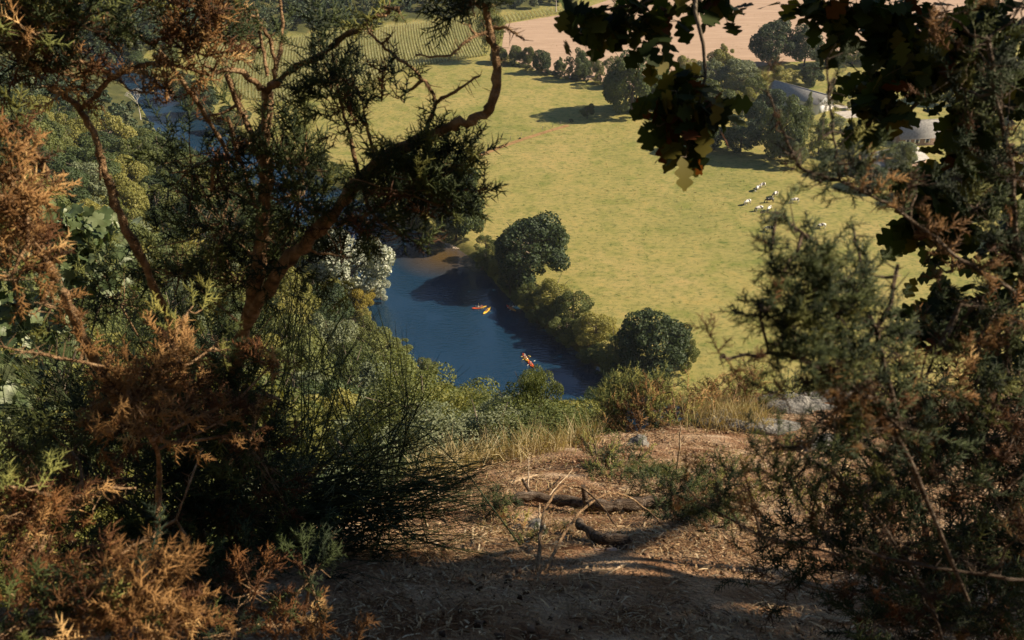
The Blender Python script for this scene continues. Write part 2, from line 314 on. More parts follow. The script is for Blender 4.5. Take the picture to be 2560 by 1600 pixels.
# corn
CORN1 = np.array([W(x, y, 2)[:2] for x, y in [(560, 112), (700, 97), (850, 78), (1000, 62), (1150, 46), (1195, 42), (1215, 138), (1120, 152), (1040, 166), (960, 192), (900, 217), (800, 243), (700, 258), (620, 246), (540, 205), (480, 165)]])
CORN2 = np.array([W(x, y, 2)[:2] for x, y in [(1262, 36), (1400, 18), (1425, 28), (1265, 56)]])
def corn(name, poly, label, sp=1.45):
    mb = MB(); n0 = 0
    lo = poly.min(0); hi = poly.max(0); c = (lo+hi)/2; dirv = np.array([-.16, 1.]); dirv /= np.linalg.norm(dirv); nv = np.array([dirv[1], -dirv[0]])
    L = np.linalg.norm(hi-lo); pts = []
    for k in np.arange(-L/2, L/2, sp):
        t = np.arange(-L/2, L/2, .42)+RNG.random()*.4
        cur = .0006*t*t
        pts.append(c+nv*(k+cur)[:, None]+dirv*t[:, None])
    p = np.concatenate(pts); p = p[inpoly(poly, p[:, 0], p[:, 1])]; N = len(p)
    tv = []; tf = []
    for j in range(5):
        a = j*2.4; b = .25+.1*j; x, y = math.cos(a), math.sin(a); i = len(tv)
        tv += [(0, 0, 1.1*b*1.3), (x*.28-y*.09, y*.28+x*.09, b+1.05), (x*.28+y*.09, y*.28-x*.09, b+1.05), (x*.55, y*.55, b+.7)]
        tf += [(i, i+1, i+2), (i+1, i+3, i+2)]
    i = len(tv); tv += [(-.1, -.1, 0), (.1, .1, 0), (0, 0, 2.1)]; tf += [(i, i+1, i+2)]
    tv = np.array(tv); tf = np.array(tf); tv[:, 2] *= .85; tv[:, :2] *= 1.1
    an = RNG.random(N)*6.28; s = .85+.3*RNG.random(N); ca, sa = np.cos(an)*s, np.sin(an)*s; z = np.zeros(N)
    Mx = np.stack([np.stack([ca, -sa, z], -1), np.stack([sa, ca, z], -1), np.stack([z, z, s], -1)], 1)
    mb.inst(tv, tf, Mx, np.column_stack([p, np.full(N, 1.5)]), .5+.25*RNG.normal(size=N)+.15*vnoise(p[:, 0], p[:, 1], 14))
    o = mb.obj(name, M['corn']); tag(o, label, 'corn field', kind='stuff')
corn('corn_crop', CORN1, 'pale green maize field in rows below the far wood')
corn('corn_crop', CORN2, 'thin strip of maize between the far wood and ploughed field', 2.4)
# ------------------------------------------------------------------ trees
LQ = (np.array([(-.5, 0, 0), (0, -.36, .06), (.5, 0, 0), (0, .36, .1)]), np.array([(0, 1, 2), (0, 2, 3)]))
def crown_arrays(nl, nleaf, size, seed, shape='round', zc=.55, rz=.45):
    g = np.random.default_rng(seed); cs = []; rs = []
    while len(cs) < nl:
        p = g.normal(size=3); p /= np.linalg.norm(p); p *= g.random()**.33
        if shape == 'cone':
            z = g.random(); w = (1-z)**.8; a = g.random()*6.28; rr = w*g.random()**.4
            p = np.array([rr*math.cos(a), rr*math.sin(a), z*2-1]); r = .12+.14*w
        elif shape == 'tall': r = .16+.1*g.random(); p *= .8
        else:
            r = .11+.24*g.random()**1.3; p *= .86-.25*(r-.11)/.24+.12*(g.random()-.5)
            if p[2] < 0: q_ = math.hypot(p[0], p[1])+1e-6; f_ = max(q_, .55*g.random()**.5+.2)/q_; p[0] *= min(f_, 1.6); p[1] *= min(f_, 1.6)
        cs.append(p); rs.append(r)
    cs = np.array(cs); rs = np.array(rs); n = int(nleaf*1.35)
    k = g.choice(nl, n, p=rs**2/np.sum(rs**2)); d = g.normal(size=(n, 3)); d /= np.linalg.norm(d, axis=1)[:, None]; d[:, 2] = d[:, 2]*.85+.08
    q = cs[k]+d*(rs[k]*(.8+.28*g.random(n)))[:, None]
    out = q.copy(); dd = np.linalg.norm(q, axis=1); keep = (dd > .38+.3*g.random(n)) | (shape != 'round')
    q = q[keep][:nleaf]; k = k[keep][:nleaf]; d = d[keep][:nleaf]; n = len(q)
    a = np.clip(.45+.22*g.normal(size=n)+.16*(g.random(nl)[k]-.5)*2, 0, 1)
    q = np.column_stack([q[:, 0]*.5, q[:, 1]*.5, zc+q[:, 2]*rz])
    nd = d+g.normal(size=(n, 3))*.55
    s = size*(.6+.8*g.random(n))
    return q, rotmats(nd, sc=s), a, cs*np.array([.5, .5, rz])+np.array([0, 0, zc]), rs
def crown_mesh(name, m, **k):
    q, Mx, a, cs, rs = crown_arrays(**k); mb = MB(); mb.inst(LQ[0], LQ[1], Mx, q, a); return mb.mesh(name, m)
def trunk_mesh(name, zc, seed, r=.02):
    g = np.random.default_rng(seed); mb = MB()
    pts = [(0, 0, -.04), (.005, 0, .1), (.01, .01, .3), (-.01, .0, zc), (0, 0, zc+.25)]; mb.tube(pts, [r*1.5, r*1.1, r*.9, r*.6, r*.2], 8)
    for i in range(9):
        a = g.random()*6.28; z = .22+.4*g.random(); e = np.array([math.cos(a)*.33, math.sin(a)*.33, z+.12+.2*g.random()]); b = np.array([.005, .005, z])
        mb.tube([b, b*.5+e*.5+[0, 0, -.02], e], [r*.55, r*.35, r*.12], 5)
    return mb.mesh(name, M['bark'], True)
CR = {}
def crown_set(key, n, **k):
    CR[key] = [crown_mesh('crown', M['mid'], seed=len(key)*7+i*13, **k) for i in range(n)]
crown_set('fine', 3, nl=60, nleaf=26000, size=.0165, zc=.48, rz=.52)
crown_set('round', 5, nl=52, nleaf=16000, size=.032, zc=.48, rz=.52)
crown_set('lobed', 4, nl=30, nleaf=11000, size=.030, zc=.47, rz=.53)
crown_set('tall', 3, nl=40, nleaf=5000, size=.034, shape='tall', zc=.55, rz=.5)
crown_set('cone', 2, nl=60, nleaf=5500, size=.034, shape='cone', zc=.53, rz=.47)
TR = [trunk_mesh('trunk', .6, i) for i in range(3)]
def tree(name, loc, w, h, key, m, label, cat='tree', group=None, rz=None, tw=1.):
    e = empty(name, loc, random.random()*6.28 if rz is None else rz, (w, w, h)); tag(e, label, cat, group)
    c = bpy.data.objects.new('crown', random.choice(CR[key])); COL.objects.link(c); c.parent = e
    c.material_slots[0].link = 'OBJECT'; c.material_slots[0].material = M[m]
    t = bpy.data.objects.new('trunk', random.choice(TR)); COL.objects.link(t); t.parent = e
    return e
def btree(bx, by, wpx, hpx, key, m, label, z0=1.5, name='tree', cat='tree', group=None):
    p = W(bx, by, z0); _, _, d = proj(p); s = FPX/d; w = wpx/s; R = w/2; h = max(.6*w, (hpx/s-R)/.87+R)
    return tree(name, p-np.array([0, 0, .2]), w*1.06, h*1.03, key, m, label, cat, group)
BT = [
 (1365, 645, 120, 95, 'round', 'oak_dark', 'dark tree right behind the tallest riverside oak'),
 (1325, 705, 208, 178, 'round', 'oak_dark', 'tallest dark green riverside oak on the meadow bank, above the kayaks'),
 (1270, 690, 95, 85, 'lobed', 'yellow', 'yellow-green bush at the water edge left of the tall riverside oak'),
 (1215, 640, 70, 55, 'lobed', 'mid', 'low bush beside the pale gravel bar'),
 (1385, 778, 115, 90, 'lobed', 'yellow', 'yellow-green riverside tree right in front of the tall dark oak'),
 (1432, 806, 118, 95, 'lobed', 'mid', 'olive tree in the middle of the riverside row'),
 (1488, 866, 125, 100, 'lobed', 'yellow', 'olive tree overhanging dark water, left of the round bank tree'),
 (1535, 915, 115, 100, 'lobed', 'mid', 'green bank tree filling the gap left of the round bank tree'),
 (1415, 850, 90, 70, 'lobed', 'mid', 'low drooping bush over the water below the olive trees'),
 (1635, 925, 205, 165, 'round', 'oak_dark', 'round dark tree at the lower end of the riverside row'),
 (1572, 940, 100, 100, 'lobed', 'oak_dark', 'dark bush on the water side of the round bank tree'),
 (1715, 925, 70, 90, 'lobed', 'mid', 'thin green tree leaning on the right of the round bank tree'),
 (1140, 598, 150, 210, 'round', 'oak_dark', 'dark bank tree just above the gravel bar'),
 (1050, 560, 150, 180, 'round', 'blue', 'dark bank tree behind the tips of the long gorse limb'),
 (1180, 560, 60, 60, 'lobed', 'mid', 'small bush at the right foot of the dark bank tree'),
 (960, 515, 120, 120, 'lobed', 'mid', 'bank tree third above the gravel bar, half behind gorse'),
 (505, 285, 100, 85, 'round', 'blue', 'dark tree on the far river bend'),
 (455, 245, 90, 65, 'lobed', 'blue', 'low dark tree on the far river bend, next to the dark one'),
 (590, 320, 80, 60, 'lobed', 'oak_dark', 'bank tree below the left end of the maize'),
 (350, 190, 80, 60, 'round', 'oak_dark', 'dark tree at the upper left where the river vanishes'),
 (420, 160, 70, 50, 'round', 'mid', 'mid green tree below the far wood at the upper left'),
 (1228, 152, 78, 135, 'tall', 'mid', 'tall tree between the maize and the ploughed field'),
 (1248, 157, 45, 42, 'round', 'mid', 'first small hedge tree, at the foot of the tall tree'),
 (1290, 160, 42, 48, 'round', 'mid', 'second small round tree in the hedge below the ploughed field'),
 (1320, 163, 38, 46, 'round', 'mid', 'third small round tree in the hedge below the ploughed field'),
 (1355, 182, 55, 58, 'round', 'oak_dark', 'fourth hedge tree, squat with a wide crown'),
 (1400, 183, 36, 40, 'round', 'oak_dark', 'fifth hedge tree, the small one left of the bushy pair'),
 (1444, 198, 66, 74, 'round', 'oak_dark', 'sixth hedge tree, taller, with shadow on the grass'),
 (1490, 195, 60, 60, 'lobed', 'mid', 'seventh hedge tree, thin and see-through'),
 (1535, 215, 70, 80, 'lobed', 'mid', 'pale hedge tree touching the great hedge oak'),
 (1580, 283, 150, 160, 'round', 'oak_dark', 'great dark hedge oak at the corner of the meadow'),
 (1640, 270, 90, 110, 'round', 'blue', 'dark tree right behind the great hedge oak'),
 (1468, 297, 38, 40, 'lobed', 'mid', 'small bush left of the great hedge oak'),
 (1715, 190, 60, 55, 'lobed', 'yellow', 'yellowish tree on the ploughed field edge behind oak leaves'),
 (1800, 182, 75, 70, 'round', 'yellow', 'yellowish round tree on the ploughed field edge'),
 (1770, 215, 90, 70, 'round', 'pale', 'pale green tree in front of the yellowish round tree'),
 (1845, 225, 120, 80, 'round', 'pale', 'broad pale green tree in the farm grove'),
 (1700, 262, 105, 95, 'round', 'oak_dark', 'dark tree half hidden behind the hanging oak leaves, right of the great hedge oak'),
 (1785, 300, 110, 100, 'round', 'mid', 'green tree in the farm grove above the shaded meadow corner'),
 (1885, 268, 95, 80, 'lobed', 'mid', 'green tree at the back of the farm grove, left of the barn roof'),
 (1925, 165, 125, 115, 'round', 'oak_dark', 'largest dark tree against the ploughed field'),
 (2010, 165, 95, 100, 'round', 'oak_dark', 'dark tree joined to the right of the largest one against the ploughed field'),
 (2075, 165, 70, 55, 'lobed', 'blue', 'dark bush in the upper hedge, left end'),
 (2130, 160, 80, 50, 'lobed', 'mid', 'green bush in the upper hedge, middle'),
 (2190, 158, 80, 55, 'lobed', 'blue', 'dark bush in the upper hedge, right end'),
 (2240, 165, 60, 45, 'lobed', 'pale', 'pale bush past the right end of the upper hedge'),
 (1960, 215, 80, 55, 'lobed', 'yellow', 'yellow-green tree above the barn roof'),
 (2025, 215, 70, 60, 'round', 'oak_dark', 'dark round tree right above the barn ridge'),
 (1855, 290, 70, 80, 'lobed', 'yellow', 'yellow-green tree at the left of the barn'),
 (1905, 330, 110, 110, 'round', 'blue', 'dark tree in front of the barn left end'),
 (1950, 395, 130, 150, 'round', 'oak_dark', 'large dark tree at the corner of the cow meadow'),
 (1850, 380, 110, 100, 'round', 'blue', 'dark tree casting shade on the meadow, left of the farm grove'),
 (1765, 375, 100, 90, 'round', 'oak_dark', 'dark tree behind the hanging oak leaves'),
 (2010, 345, 50, 100, 'cone', 'pale', 'slim pale conifer in front of the barn wall'),
 (2045, 385, 60, 90, 'cone', 'mid', 'second conifer in the farm garden'),
 (1992, 420, 46, 70, 'lobed', 'pale', 'little tree with bare trunk beside the meadow corner'),
 (2112, 248, 46, 72, 'lobed', 'blue', 'lone small tree on the upper pasture'),
 (2074, 252, 34, 46, 'cone', 'oak_dark', 'small dark fir behind the barn track'),
 (2125, 274, 24, 26, 'lobed', 'yellow', 'small round bush beside the barn track'),
 (2100, 330, 60, 40, 'lobed', 'pale', 'grey-green shrub in the farm garden'),
 (2135, 385, 105, 85, 'lobed', 'yellow', 'yellow-green tree in the farm garden, left of the blue pool'),
 (2240, 425, 90, 75, 'round', 'pale', 'grey-green bushy tree below the long grey roof'),
 (2080, 440, 80, 50, 'lobed', 'blue', 'dark bush on the right edge of the cow meadow'),
 (2180, 470, 100, 60, 'round', 'blue', 'dark bush at the lower farm boundary'),
 (2330, 500, 120, 90, 'round', 'oak_dark', 'dark tree below the brick house'),
 (2460, 530, 130, 90, 'lobed', 'yellow', 'yellowish tree at the far right below the brick house'),
 (2560, 600, 150, 110, 'round', 'mid', 'green tree on the right edge of the meadow'),
 (2400, 250, 130, 100, 'round', 'oak_dark', 'dark tree behind the brick house'),
 (2520, 300, 130, 100, 'round', 'mid', 'green tree behind the second stone house'),
]
random.seed(3)
for t in BT: btree(*t)
for i in range(26):                     # undergrowth filling the bank between the riverside trees
    t = i/25; a, b_ = (1205, 668), (1600, 985); k_ = 1 if i % 2 else 0
    px_ = float(np.interp(t, [0, .25, .5, .75, 1], [1212, 1275, 1345, 1440, 1600])); py_ = float(np.interp(t, [0, .25, .5, .75, 1], [672, 742, 808, 880, 975]))
    btree(px_+random.uniform(-2, 10)+12*k_, py_+random.uniform(-10, 6)-8*k_, random.uniform(44, 78), random.uniform(36, 60), 'lobed', random.choice(['mid', 'oak_dark', 'yellow', 'mid']), 'low bush in the bank undergrowth between the riverside trees', 1., 'bush', 'bush', 'bank undergrowth bushes')
for i in range(22):                     # ragged low growth of the hedge below the ploughed field
    px_ = 1245+i*17+random.uniform(-6, 6); py_ = float(np.interp(px_, [1245, 1290, 1360, 1450, 1560, 1620], [160, 165, 188, 203, 222, 240]))
    btree(px_, py_+random.uniform(-3, 3), random.uniform(14, 34), random.uniform(10, 26), 'lobed', random.choice(['mid', 'oak_dark', 'blue', 'yellow']), 'low scrub bush in the hedge below the ploughed field', 1.5, 'bush', 'bush', 'hedge scrub bushes')
for i in range(16):
    px_ = 700+i*25+random.uniform(-6, 6); py_ = float(np.interp(px_, [700, 800, 900, 1000, 1100], [392, 442, 507, 562, 600]))
    btree(px_+14, py_-6, random.uniform(34, 56), random.uniform(28, 50), 'lobed', random.choice(['mid', 'oak_dark', 'blue']), 'bush on the river bank upstream of the gravel bar', 1., 'bush', 'bush', 'bushes on the upstream bank')
btree(880, 748, 215, 195, 'round', 'white', 'silvery white willow leaning over the left bank', z0=1, name='willow_tree')
btree(905, 770, 90, 70, 'lobed', 'gold', 'golden yellow bush under the silvery willow', z0=1, name='bush', cat='bush')
btree(952, 745, 60, 60, 'lobed', 'white', 'small silvery bush at the water below the willow', z0=.5, name='bush', cat='bush')
# dead pale tree
mb = MB(); b = W(352, 300, 6)
def grow(p, d, L, r, k):
    q = p+d*L; mb.tube([p, (p+q)/2+RNG.normal(size=3)*L*.06, q], [r, r*.85, r*.65], 5)
    if k:
        for _ in range(3):
            n = d+RNG.normal(size=3)*.5; n[2] = abs(n[2])+.2; n /= np.linalg.norm(n); grow(q, n, L*.72, r*.6, k-1)
M['silverwood'] = solid('bare_wood', [(.4, .37, .33), (.55, .52, .48)], 4, .8, 0)
grow(b, np.array([0, 0, 1.]), 4.5, .22, 4); o = mb.obj('bare_tree', M['silverwood'], loc=b); tag(o, 'leafless white dead tree at the upper river bend', 'tree')
mb = MB(); b = W(1390, 30, 4); grow(b, np.array([0, 0, 1.]), 6, .3, 3); o = mb.obj('bare_tree', M['silverwood'], loc=b); tag(o, 'leafless pale tree at the edge of the far wood', 'tree')
# wood on the near slope: individuals; silhouette limit in the picture of the real wood edge
EDGE = np.array([(-200, 60), (120, 150), (240, 185), (300, 225), (345, 252), (395, 300), (470, 330), (560, 378), (640, 440), (720, 500), (790, 570), (860, 650), (915, 730), (940, 780), (990, 810), (1080, 872), (1160, 950), (1240, 985), (1330, 1010), (1430, 1025), (1560, 1060), (2600, 1250)])
def edge_y(x): return float(np.interp(x, EDGE[:, 0], EDGE[:, 1]))
cand = []
g = np.random.default_rng(5)
for yy in np.arange(14, 640, 6.2):
    for xx in np.arange(-450, 60, 6.2):
        x = xx+g.random()*5.4; y = yy+g.random()*5.4
        cand.append((x, y))
cand = np.array(cand); inn = inpoly(NEAR, cand[:, 0], cand[:, 1]) & ~inpoly(RIV, cand[:, 0], cand[:, 1]); cand = cand[inn]
hz = height(cand[:, 0], cand[:, 1]); dl = pdist(LBw, cand[:, 0], cand[:, 1])
placed = []; FARL = []; kinds = [('yellow', 'yellow-green broadleaf tree in the wood on the near slope'), ('mid', 'mid green broadleaf tree in the wood on the near slope'), ('oak_dark', 'dark green broadleaf tree in the wood on the near slope'), ('pale', 'grey-green broadleaf tree in the wood on the near slope')]
order = np.argsort(-cand[:, 1])
for i in order:
    x, y = cand[i]; z = hz[i]; dist = math.hypot(math.hypot(x, y), 135-z)
    if dist < 20 or dl[i] < 1.5: continue
    ok = False
    big = (11+6*g.random()) if dist > 90 else (6+4*g.random())
    sp = .62*big
    if dist > 330: sp = .7*big
    if any((px-x)**2+(py-y)**2 < (.5*(sp+ps))**2 for px, py, ps in placed[-400:]): continue
    for k in (1, .75, .5, .35):
        w = big*k; h = w*1.05; u, v, d = proj((x, y, z+h))
        if d < 5: break
        rp = w/2*FPX/d
        if v > edge_y(u+rp*1.05)-8 and v > edge_y(u)+3: ok = True; break
    if not ok: continue
    u0, v0, d0 = proj((x, y, z+h*.5))
    if u0 < -150 or u0 > 1700 or v0 > 1500 or v0 < -100 or (u0 > 1250 and dist < 120): continue
    placed.append((x, y, sp))
    if dist > 385: FARL.append((x, y, z, w, h)); continue
    r = g.random(); left = u0 < 500
    if dist > 300: kk = kinds[0] if r < .22 else kinds[1] if r < .6 else kinds[2]
    else: kk = kinds[0] if r < .38 else kinds[1] if r < .75 else kinds[3] if r < .88 else kinds[2]
    if left and x < -150 and r > .7: kk = kinds[2]
    tree('broadleaf_tree', (x, y, z-.3), w*1.15, h, 'fine' if dist < 75 else random.choice(['round', 'lobed', 'round']), kk[0], kk[1], 'tree', 'trees in the wood on the near slope')
print('slope trees', len(placed))
# far wood as one mass
def woodland():
    mb = MB(); A = [crown_arrays(16, 620, .085, s, zc=.5, rz=.5) for s in range(4)]; n = 0
    g = np.random.default_rng(11)
    for yy in np.arange(480, 960, 9.5):
        for xx in np.arange(-420, 260, 9.5):
            x = xx+g.random()*7; y = yy+g.random()*7; n += 1
            PT.append((x, y))
    p = np.array(PT); ok = inpoly(WFP, p[:, 0], p[:, 1]) & ~inpoly(NEAR, p[:, 0], p[:, 1]); p = p[ok]; z = height(p[:, 0], p[:, 1])
    k = 0
    for (x, y), zz in zip(p, z):
        u, v, d = proj((x, y, zz+6))
        if v < -90 or u < -120 or u > 1750: continue
        q, Mx, a, _, _ = A[k % 4]; k += 1; w = 10+5*g.random(); h = 11+5*g.random(); t = g.random()*6.28; c, s = math.cos(t), math.sin(t)
        S = np.array([[c*w, -s*w, 0], [s*w, c*w, 0], [0, 0, h]]); R = np.array([[c, -s, 0], [s, c, 0], [0, 0, 1]])
        mb.inst(LQ[0], LQ[1], np.einsum('ij,njk->nik', R, Mx)*w, q@S.T+[x, y, zz-1], np.clip(a*.6+.5*g.random()-.05, 0, 1))
    print('far wood', k, 'left', len(FARL))
    for x, y, zz, w, h in FARL:
        q, Mx, a, _, _ = A[k % 4]; k += 1; t = g.random()*6.28; c, s = math.cos(t), math.sin(t); w *= 1.15
        S = np.array([[c*w, -s*w, 0], [s*w, c*w, 0], [0, 0, h]]); R = np.array([[c, -s, 0], [s, c, 0], [0, 0, 1]])
        mb.inst(LQ[0], LQ[1], np.einsum('ij,njk->nik', R, Mx)*w, q@S.T+[x, y, zz-.5], np.clip(a*.6+.5*g.random()-.05, 0, 1))
    o = mb.obj('woodland', M['farwood']); tag(o, 'dense dark bluish wood covering the far valley side', 'wood', kind='stuff')
PT = []
M['farwood'] = leafmat('far_foliage', [(.02, .04, .028), (.04, .07, .036), (.08, .1, .045), (.14, .13, .06)], .15, objrand=0)
woodland()
# gravel bar
mb = MB(); c = W(1150, 607, 0)
gx = RNG.random((1500, 2))*2-1; gx = gx[np.hypot(gx[:, 0], gx[:, 1]) < 1]
gp = np.column_stack([c[0]-1+gx[:, 0]*3.6+gx[:, 1]*-1.0, c[1]-1+gx[:, 1]*3.6, .05+.25*(1-np.hypot(gx[:, 0], gx[:, 1]))])
sv = np.array([(1, 0, 0), (-1, 0, 0), (0, 1, 0), (0, -1, 0), (0, 0, .7), (0, 0, -.7)], float); sf = np.array([(0, 2, 4), (2, 1, 4), (1, 3, 4), (3, 0, 4), (2, 0, 5), (1, 2, 5), (3, 1, 5), (0, 3, 5)])
mb.inst(sv, sf, rotmats(RNG.normal(size=(len(gp), 3)), sc=.1+.16*RNG.random(len(gp))), gp)
M['gravel'] = leafmat('gravel', [(.3, .23, .17), (.5, .4, .32), (.62, .55, .47)], 0, objrand=0)
tag(mb.obj('gravel_bar', M['gravel']), 'pale pink gravel bar at the inner river bend', 'gravel', kind='stuff')
for (px, py, s, lb) in [(1312, 740, 1.3, 'pale boulder on the bank under the tall riverside oak'), (1400, 808, 1.6, 'brownish boulder at the water edge below the olive trees')]:
    b = W(px, py, .2); mb = MB(); v = []; f = []
    n1, n2 = 10, 7
    for i in range(n2+1):
        for j in range(n1):
            a, e = j*6.283/n1, -1.2+i*2.77/n2; r = s*(.75+.25*vnoise(np.array(a*2.), np.array(e*3), 1, s)); v.append((r*math.cos(a)*math.cos(e)*1.4, r*math.sin(a)*math.cos(e), r*math.sin(e)*.6))
    q = [(i*n1+j, i*n1+(j+1) % n1, (i+1)*n1+(j+1) % n1, (i+1)*n1+j) for i in range(n2) for j in range(n1)]
    mb.quads(np.array(v), q); o = mb.obj('boulder', M['gravelrock'] if 'gravelrock' in M else M.setdefault('gravelrock', solid('pink_rock', [(.3, .2, .15), (.45, .33, .26)], 2, .9, .3)), smooth=False); o.location = b; tag(o, lb, 'boulder')

# tussocks on the meadow (nobody could count them)
N = 26000; x = RNG.random(N)*420-140; y = 200+RNG.random(N)**.8*380; ok = ~inpoly(NEAR, x, y) & ~inpoly(RIV, x, y) & ~inpoly(WFP, x, y) & ~inpoly(CORN1, x, y); x, y = x[ok], y[ok]
dn = .35+.5*vnoise(x, y, 17, 3)+.3*vnoise(x, y, 6, 5); u, v, d = proj(np.column_stack([x, y, np.full(len(x), 1.5)])); ok = (RNG.random(len(x)) < dn) & (u > 300) & (u < 2600) & (pdist(RBw, x, y) > 2); x, y = x[ok], y[ok]; n = len(x)
tv = []; tf = []
for j in range(5):
    a = j*1.256; i = len(tv); tv += [(math.cos(a)*.2, math.sin(a)*.2, 0), (math.cos(a+1.3)*.2, math.sin(a+1.3)*.2, 0), (math.cos(a+.6)*.55, math.sin(a+.6)*.55, .3)]; tf += [(i, i+1, i+2)]
M['tussock'] = leafmat('tussock', [(.14, .14, .04), (.26, .22, .075), (.38, .28, .11)], .2, objrand=0)
mb = MB(); sc = .35+.75*RNG.random(n)**2; mb.inst(np.array(tv), np.array(tf), rotmats(np.tile([0, 0, 1.], (n, 1))+RNG.normal(size=(n, 3))*.1, sc=sc), np.column_stack([x, y, np.full(n, 1.5)]))
tag(mb.obj('grass_tussocks', M['tussock']), 'small grass tussocks dotting the grazed meadow', 'grass', kind='stuff')
# ------------------------------------------------------------------ buildings
M['slate'] = solid('slate_roof', [(.22, .21, .2), (.32, .31, .29), (.4, .38, .35)], 1.5, .7, .2)
M['white'+'wall'] = solid('white_render', [(.72, .7, .66), (.82, .8, .77)], .8, .9, .1)
M['stone'] = solid('brown_stone', [(.2, .13, .1), (.32, .22, .17), (.42, .32, .26)], 3, .9, .5)
M['shutter'] = solid('white_paint', [(.75, .75, .73), (.82, .82, .8)], 2, .6, 0)
M['glass'] = solid('dark_glass', [(.02, .025, .03), (.04, .05, .06)], 2, .1, 0, .5)
M['clad'] = solid('grey_cladding', [(.38, .4, .42), (.55, .57, .58)], 1.2, .7, .2, stretch=(6, 6, .3))
def house(name, px, py, L, B, hw, hr, rz, wall, roof, label, cat, wins=(), gablecol=None, doors=()):
    p = W(px, py, 1.5); e = empty(name, p, rz); tag(e, label, cat)
    mb = MB(); x, y = L/2, B/2
    v = [(-x, -y, -.5), (x, -y, -.5), (x, y, -.5), (-x, y, -.5), (-x, -y, hw), (x, -y, hw), (x, y, hw), (-x, y, hw)]
    mb.quads(v, [(0, 1, 5, 4), (1, 2, 6, 5), (2, 3, 7, 6), (3, 0, 4, 7)]); mb.obj('wall', M[wall], e)
    mb = MB(); v = [(x, -y, hw), (x, y, hw), (x, 0, hr), (-x, -y, hw), (-x, y, hw), (-x, 0, hr)]; mb.add(v, [(0, 1, 2), (3, 5, 4)]); mb.obj('gable', M[gablecol or wall], e)
    mb = MB(); o = .6; s = (hr-hw)/y
    for sg in (-1, 1):
        a = np.array([(-x-o, sg*(y+o), hw-o*s+.05), (x+o, sg*(y+o), hw-o*s+.05), (x+o, 0, hr+.05), (-x-o, 0, hr+.05)]); b = a+[0, 0, .22]
        mb.quads(np.vstack([a, b]), [(0, 1, 2, 3), (4, 5, 6, 7), (0, 1, 5, 4), (1, 2, 6, 5), (3, 0, 4, 7)])
    r = mb.obj('roof', M[roof], e)
    mb = MB(); mb.box((-x-o, -.15, hr+.22), (x+o, .15, hr+.36)); mb.obj('ridge', M[roof], r)
    for wx_ in wins:
        mb = MB(); mb.box((wx_-.5, -y-.03, 1.1), (wx_+.5, -y+.1, 2.5)); w = mb.obj('window', M['glass'], e)
        for sg in (-1, 1):
            mb = MB(); mb.box((wx_+sg*.82-.28, -y-.09, 1.0), (wx_+sg*.82+.28, -y-.035, 2.6)); mb.obj('shutter', M['shutter'], w)
    for dx in doors:
        mb = MB(); mb.box((x-.05, dx-1.8, 0), (x+.06, dx+1.8, 3.4)); mb.obj('door', M['clad'], e)
    return e
house('barn', 1995, 262, 26, 12, 4.6, 7.4, R_(-50), 'whitewall', 'slate', 'long barn with grey roof, white wall and grey gable behind the grove', 'barn', doors=(-2,), gablecol='clad')
house('brick_house', 2300, 352, 22, 10, 3.4, 8.2, R_(8), 'stone', 'slate', 'brown stone house with white shutters and a steep grey roof', 'house', wins=(-8, -4.2, 0, 4.2, 8))
house('long_shed', 2215, 415, 26, 13, 3.0, 5.6, R_(28), 'stone', 'slate', 'low building with a wide grey roof beside the blue pool', 'shed')
house('stone_house', 2415, 440, 13, 9, 3.4, 6.6, R_(-24), 'stone', 'slate', 'small stone outbuilding with grey roof under the oak leaves', 'house', wins=(-3, 2))
house('stone_house', 2570, 455, 16, 10, 5.0, 7.6, R_(12), 'stone', 'slate', 'reddish stone house at the right picture edge', 'house', wins=(-5, -1, 3))
pool = W(2143, 412, 1.5); e = empty('garden_pool', pool); tag(e, 'round blue garden pool beside the wide grey roof', 'pool')
mb = MB(); an = np.linspace(0, 2*math.pi, 25); mb.tube(np.column_stack([3.1*np.cos(an), 3.1*np.sin(an), np.full(25, .6)]), .12, 6); 
ring = np.array([(3.05*math.cos(a), 3.05*math.sin(a), z) for z in (0, .6) for a in an[:-1]]); mb.quads(ring, [(i, (i+1) % 24, 24+(i+1) % 24, 24+i) for i in range(24)]); mb.obj('rim', solid('blue_liner', [(.02, .16, .5), (.03, .22, .62)], 2, .5, 0), e)
mb = MB(); mb.add(np.vstack([[(0, 0, .45)], ring[24:]*[1, 1, .75]]), [(0, 1+i, 1+(i+1) % 24) for i in range(24)]); mb.obj('water_surface', solid('pool_water', [(.03, .3, .6), (.05, .4, .7)], 1, .1, 0, .5), e)
# lane beside the barn and a garden yard
def strip(name, pts, w, z, m):
    p = np.array([W(a, b, z)[:2] for a, b in pts]); t = np.gradient(p, axis=0); t /= np.linalg.norm(t, axis=1)[:, None]; nn = np.column_stack([-t[:, 1], t[:, 0]])
    v = np.vstack([np.column_stack([p+nn*w/2, np.full(len(p), z)]), np.column_stack([p-nn*w/2, np.full(len(p), z)])]); k = len(p); mb = MB()
    mb.quads(v, [(i, i+k, i+k+1, i+1) for i in range(k-1)]); return tag(mb.obj(name, m), kind='structure')
M['lane'] = solid('lane', [(.35, .32, .28), (.5, .46, .41)], .8, .95, .2)
strip('lane', [(2055, 262), (2090, 265), (2130, 270), (2180, 280), (2240, 300), (2330, 330)], 4, 1.56, M['lane'])
strip('yard', [(2100, 288), (2125, 285), (2150, 285)], 9, 1.57, M['lane'])
